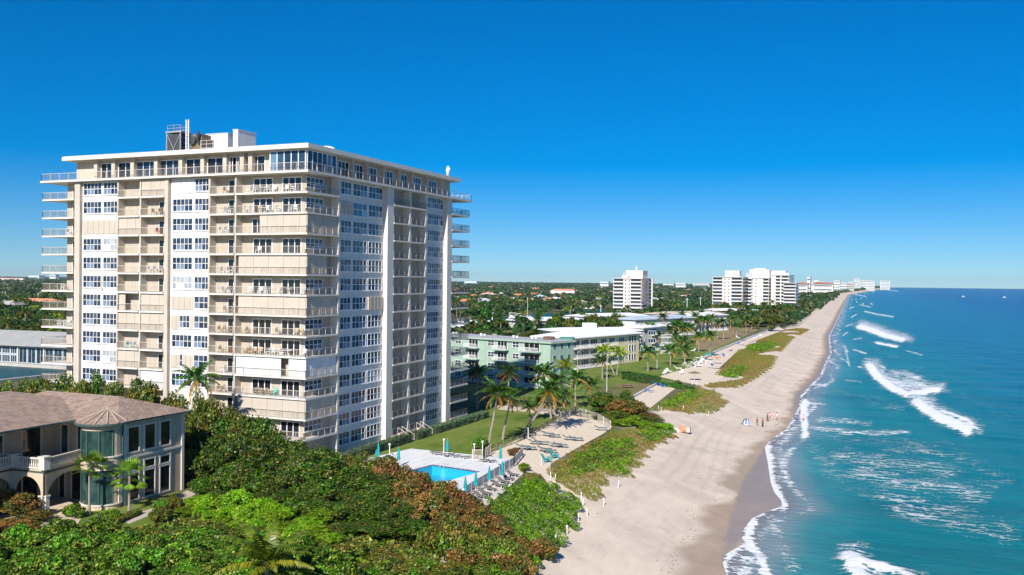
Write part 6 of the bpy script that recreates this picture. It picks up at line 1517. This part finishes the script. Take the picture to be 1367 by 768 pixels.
def person(x, y, z, rz, skin, top, bottom, stride, label, longtop=False, legs_long=False):
    s = stride; V = [(0,0,.95),(0,0,1.2),(0,0,1.4),(0,0,1.52),(0,.02,1.62),(0,.02,1.74),
        (.1,0,.9),(.12,s*.22,.5),(.13,s*.18-.05,.08),(.13,s*.18+.12,.04), (-.1,0,.9),(-.12,-s*.1,.5),(-.13,-s*.32,.08),(-.13,-s*.32+.16,.04),
        (.19,0,1.42),(.25,-.06,1.14),(.26,.12-.2*s,.92),(.26,.16-.2*s,.82), (-.19,0,1.42),(-.25,.02,1.14),(-.26,.12+.2*s,.92),(-.26,.16+.2*s,.82)]
    E = [(0,1),(1,2),(2,3),(3,4),(4,5),(0,6),(6,7),(7,8),(8,9),(0,10),(10,11),(11,12),(12,13),(2,14),(14,15),(15,16),(16,17),(2,18),(18,19),(19,20),(20,21)]
    Rr = [.14,.13,.14,.055,.085,.09,.10,.065,.045,.04,.10,.065,.045,.04,.055,.042,.033,.03,.055,.042,.033,.03]
    b = skin_obj('person', V, E, Rr, skin); b.location = (x, y, z); b.rotation_euler = (0, 0, rz); tag(b, label, 'person')
    T = [V[0],V[1],V[2],V[14],V[18]]; T2 = [(0,0,.92 if not longtop else .62)]+T; skin_obj('shirt', T2, [(1,0),(1,2),(2,3),(3,4),(3,5)], [.17,.165,.155,.165,.075,.075], top, b)
    e_ = 8 if legs_long else 7; kk = .96 if legs_long else .35
    def lp_(a, c, f): return tuple(a[i]+(c[i]-a[i])*f for i in range(3))
    P2 = [(0,0,1.0),(0,0,.93),V[6],lp_(V[6],V[7],.8),V[10],lp_(V[10],V[11],.8)]; E2 = [(1,0),(1,2),(2,3),(1,4),(4,5)]; R2 = [.15,.155,.12,.085,.12,.085]
    if legs_long: P2 += [lp_(V[7],V[8],.9), lp_(V[11],V[12],.9)]; E2 += [(3,6),(5,7)]; R2 += [.06,.06]
    skin_obj('shorts' if not legs_long else 'trousers', P2, E2, R2, bottom, b)
    skin_obj('hair', [(0,-.01,1.74),(0,0,1.81),(0,-.05,1.68)], [(0,1),(0,2)], [.10,.08,.085], M_hair, b); return b
Mm = lambda n, c: plain(n, c, .8, .1, 3)
for px, py, rz, sk_, tp, bt, st, lb, lt, ll in [
    (1010.7,569,.4,0,Mm('maroon_cloth',(.22,.03,.06)),Mm('maroon_cloth',(.22,.03,.06)),1.0,'person in dark red shirt and shorts walking beside the blue beach chair',False,False),
    (1018,570.5,.6,0,Mm('black_cloth',(.02,.02,.02)),Mm('black_cloth',(.02,.02,.02)),.6,'person dressed all in black walking next to the one in dark red',False,True),
    (1024.6,563,2.8,0,Mm('navy_cloth',(.03,.03,.16)),Mm('black_cloth',(.02,.02,.02)),.3,'person in navy top and black trousers, left of the far pair',True,True),
    (1027.4,562,-2.4,1,Mm('lilac_cloth',(.35,.28,.55)),Mm('navy_cloth',(.03,.03,.16)),.4,'person in lilac top and navy shorts, right of the far pair',False,False),
    (1032.3,561,.2,1,Mm('pink_cloth',(.75,.35,.35)),Mm('pink_cloth',(.75,.35,.35)),1.0,'person in pink clothes walking behind the pair in navy and lilac',False,False),
    (1037,561.5,-.3,0,Mm('white_cloth',(.75,.72,.70)),Mm('salmon_cloth',(.6,.25,.2)),1.0,'person in white top closest to the water line on the sand',False,False)]:
    x, y, z = gt(px, py); person(x, y, z, rz, M_skin[sk_], tp, bt, st, lb, lt, ll)
x, y = at(1072.5, 562, 0); person(x, y, -.45, .5, M_skin[1], M_skin[1], Mm('black_cloth',(.02,.02,.02)), .4, 'bather in black shorts standing in the white surf')
x, y = at(1067.5, 553, 0); person(x, y, -.6, -.5, M_skin[0], Mm('blue_cloth',(.05,.2,.5)), Mm('blue_cloth',(.05,.2,.5)), .4, 'small bather in blue standing knee deep behind the other bather')
# blue beach shelter
x, y, z = gt(996, 567); e = empty('beach_shelter', (x, y, z), .4); tag(e, 'blue and white striped half dome beach shelter on the open sand', 'beach shelter'); b = MB()
for i in range(8):
    b.mat(M_blue if i % 2 == 0 else M_plastic)
    a0, a1 = R(-90+i*180/8), R(-90+(i+1)*180/8)
    for j in range(4):
        e0, e1 = R(j*20), R((j+1)*20); f = lambda a, e_: (1.1*math.sin(a)*math.cos(e_), 1.0*math.cos(a)*math.cos(e_), 1.6*math.sin(e_))
        b.poly([f(a0,e0), f(a1,e0), f(a1,e1), f(a0,e1)])
e.scale = (.8,)*3; b.build('canopy', e); MB().mat(M_plastic).box(-1.5,1.3,-1.2,0,.02,.06).build('mat', e); MB().mat(M_lounge).box(-1.6,-.9,-.9,-.4,.06,.35).build('bag', e)

# balcony furniture on the tower
def pchair(mat):
    b = MB().mat(mat); b.box(-.27,.27,-.27,.27,.40,.46); b.box(-.27,.27,.22,.28,.46,.95)
    for sx in (-.24,.24):
        for sy in (-.24,.24): b.box(sx-.03,sx+.03,sy-.03,sy+.03,0,.4)
        b.box(sx-.03,sx+.03,-.25,.25,.64,.68)
    return b
def ptable(mat):
    b = MB().mat(mat); b.tube([(0,0,.68),(0,0,.73)], .45, 12); b.tube([(0,0,0),(0,0,.68)], .05, 6); b.tube([(0,0,0),(0,0,.04)], .3, 10); return b
CH = {}
for kx, m in (('white', M_plastic), ('tan', plain('tan_wicker',(.50,.38,.24),.8,.15,5)), ('red', plain('red_cloth',(.6,.05,.04),.7,.1,3)), ('teal', plain('aqua_cloth',(.12,.50,.40),.7,.1,3))):
    o = pchair(m).build('balcony_chair'); CH[kx] = o.data; bpy.data.objects.remove(o)
o = ptable(M_plastic).build('balcony_table'); TBL = o.data; bpy.data.objects.remove(o)
floor_word = lambda k: ORD[k-1]+' balcony row below the roof deck'
def put(kind, k, u, v, rz, colr, where):
    me = CH[colr] if kind == 'c' else TBL; o = bpy.data.objects.new('balcony_chair' if kind == 'c' else 'balcony_table', me); COL.objects.link(o)
    o.location = (CX-u, CY+v, ZS[k]+.12); o.rotation_euler = (0, 0, rz); o.scale = (1.15,)*3
    tag(o, f"{colr+' chair' if kind == 'c' else 'round white table'} on the {where} balcony, {ORD[k-1]} row below the deck", 'chair' if kind == 'c' else 'table', f'{"chairs" if kind == "c" else "tables"} on the {where} balcony, row {k}')
for k, colr, us in ((1,'white',(3.0,4.3,6.4,7.6,9.6,10.6)),(2,'white',(2.4,3.4,5.6,7.2,10.2,11.2)),(2,'tan',(8.6,)),(4,'white',(9.0,)),(6,'white',(5.2,7.4,8.6,10.2)),(8,'tan',(1.2,2.4,5.4,9.8,11.2)),(9,'tan',(8.6,9.6,10.6,11.4)),(9,'white',(1.0,4.6,6.0,6.9)),(11,'tan',(7.0,8.2,9.2)),(11,'teal',(6.0,))):
    for u in us: put('c', k, u, .9, random.choice((1.6, -1.6, 0, 3.1)), colr, 'corner')
for k in (1,2,6,9): put('t', k, 8.1 if k < 3 else 3.6, 1.0, 0, '', 'corner')
for k, colr, us in ((1,'tan',(14.8,)),(2,'white',(14,15.2)),(3,'white',(14.6,15.6)),(5,'white',(13.6,14.6,15.8)),(6,'white',(14,15.6)),(7,'tan',(13.6,14.6)),(8,'tan',(13.4,14.6,15.6)),(9,'tan',(14.2,15.4)),(9,'red',(13.2,)),(10,'white',(15,)),(11,'tan',(15.2,16.2))):
    for u in us: put('c', k, u, .8, random.choice((1.6, -1.6)), colr, 'narrow front')
for k, colr, us in ((3,'red',(27.6,)),(5,'white',(26.8,28,29.2)),(9,'white',(31.8,32.6)),(9,'teal',(33.2,)),(2,'tan',(27,28.4))):
    for u in us: put('c', k, u, .8, 1.6, colr, 'recessed double')
for k, us in ((8,(45,46.4,47.6)),(3,(46,)),(6,(47,))):
    for u in us: put('c', k, u, .8, 1.6, 'white', 'far left')

# seaweed and driftwood scraps
def wrack():
    n = 2600; y = rng.uniform(72, 330, n)**1.0; s_ = np.where(rng.random(n) < .6, np.interp(y, DY, DS)-.9+rng.normal(size=n)*.35, rng.uniform(-15, -7, n)); x = xw(y)+s_
    k = rng.random(n) < np.where(s_ > -7.5, .5+.5*np.sin(y*.6), .25); x, y = x[k], y[k]; C = np.stack([x, y, zt(x, y)+.03], 1)
    me = quads_mesh('seaweed', C, rng.normal(size=(len(x), 3))*.3+np.array([0,0,1]), rng.uniform(.03, .11, len(x)), [plain('seaweed', (.16,.11,.07), .9, .3, 3)]); o = bpy.data.objects.new('seaweed', me); COL.objects.link(o)
    tag(o, 'small dark seaweed scraps scattered along the tide line', None, None, 'stuff')
wrack()
HAZE = 3.5e-5
if HAZE:
    o = MB().box(-11000, 9000, -300, 10400, -4, 100).build('haze'); hm = bpy.data.materials.new('sea_air'); hm.use_nodes = True; n_ = hm.node_tree.nodes; n_.remove(n_['Principled BSDF'])
    pv = n_.new('ShaderNodeVolumePrincipled'); pv.inputs['Density'].default_value = HAZE; pv.inputs['Color'].default_value = (.72, .84, 1, 1); pv.inputs['Anisotropy'].default_value = .2; hm.node_tree.links.new(pv.outputs[0], n_['Material Output'].inputs['Volume']); o.data.materials.append(hm)
    tag(o, 'thin bluish sea air over the coast', None, None, 'stuff')

# ================================================================== SKY, SUN, CAMERA
SUN_AZ, SUN_EL = R(173.8), R(34)      # compass style: clockwise from +Y
w = bpy.data.worlds.new('World'); S.world = w; w.use_nodes = True; nt = w.node_tree
bg = nt.nodes['Background']; sk = nt.nodes.new('ShaderNodeTexSky'); sk.sky_type = 'NISHITA'; sk.sun_disc = False
sk.sun_elevation = SUN_EL; sk.sun_rotation = SUN_AZ; sk.altitude = 0; sk.air_density = 1.0; sk.dust_density = .35; sk.ozone_density = 6.0
tc = nt.nodes.new('ShaderNodeTexCoord'); sp = nt.nodes.new('ShaderNodeVectorMath'); sp.operation = 'ADD'; sp.inputs[1].default_value = (0, 0, .045)
nt.links.new(tc.outputs['Generated'], sp.inputs[0]); nt.links.new(sp.outputs[0], sk.inputs[0])
hs = nt.nodes.new('ShaderNodeHueSaturation'); hs.inputs['Saturation'].default_value = 1.5; hs.inputs['Hue'].default_value = .506; nt.links.new(sk.outputs[0], hs.inputs['Color'])
nt.links.new(hs.outputs[0], bg.inputs[0]); bg.inputs[1].default_value = .082
sl = bpy.data.lights.new('sun', 'SUN'); sl.energy = 5.0; sl.angle = R(.53); sl.color = (1, .94, .85)
so = bpy.data.objects.new('sun', sl); COL.objects.link(so)
sd = Vector((math.sin(SUN_AZ)*math.cos(SUN_EL), math.cos(SUN_AZ)*math.cos(SUN_EL), math.sin(SUN_EL)))
so.rotation_euler = sd.to_track_quat('Z', 'Y').to_euler(); so.location = (0, 0, 100)
cam = bpy.data.cameras.new('camera'); co = bpy.data.objects.new('camera', cam); COL.objects.link(co)
cam.sensor_width = 36; cam.lens = 36*F_PX/1367; cam.clip_start = .5; cam.clip_end = 60000
mt = Matrix((tuple(CR), tuple(CU), tuple(-CF))).transposed().to_4x4(); mt.translation = Vector((0, 0, CAMZ)); co.matrix_world = mt
S.camera = co
S.render.resolution_x, S.render.resolution_y = 1024, 575
S.view_settings.view_transform = 'Standard'; S.view_settings.look = 'None'; S.view_settings.exposure = .46; S.view_settings.gamma = 1
S.cycles.use_denoising = True; S.cycles.max_bounces = 6; S.cycles.transparent_max_bounces = 12
S.cycles.volume_bounces = 0; S.cycles.diffuse_bounces = 3; S.cycles.glossy_bounces = 3; S.cycles.use_adaptive_sampling = True; S.cycles.adaptive_threshold = .02
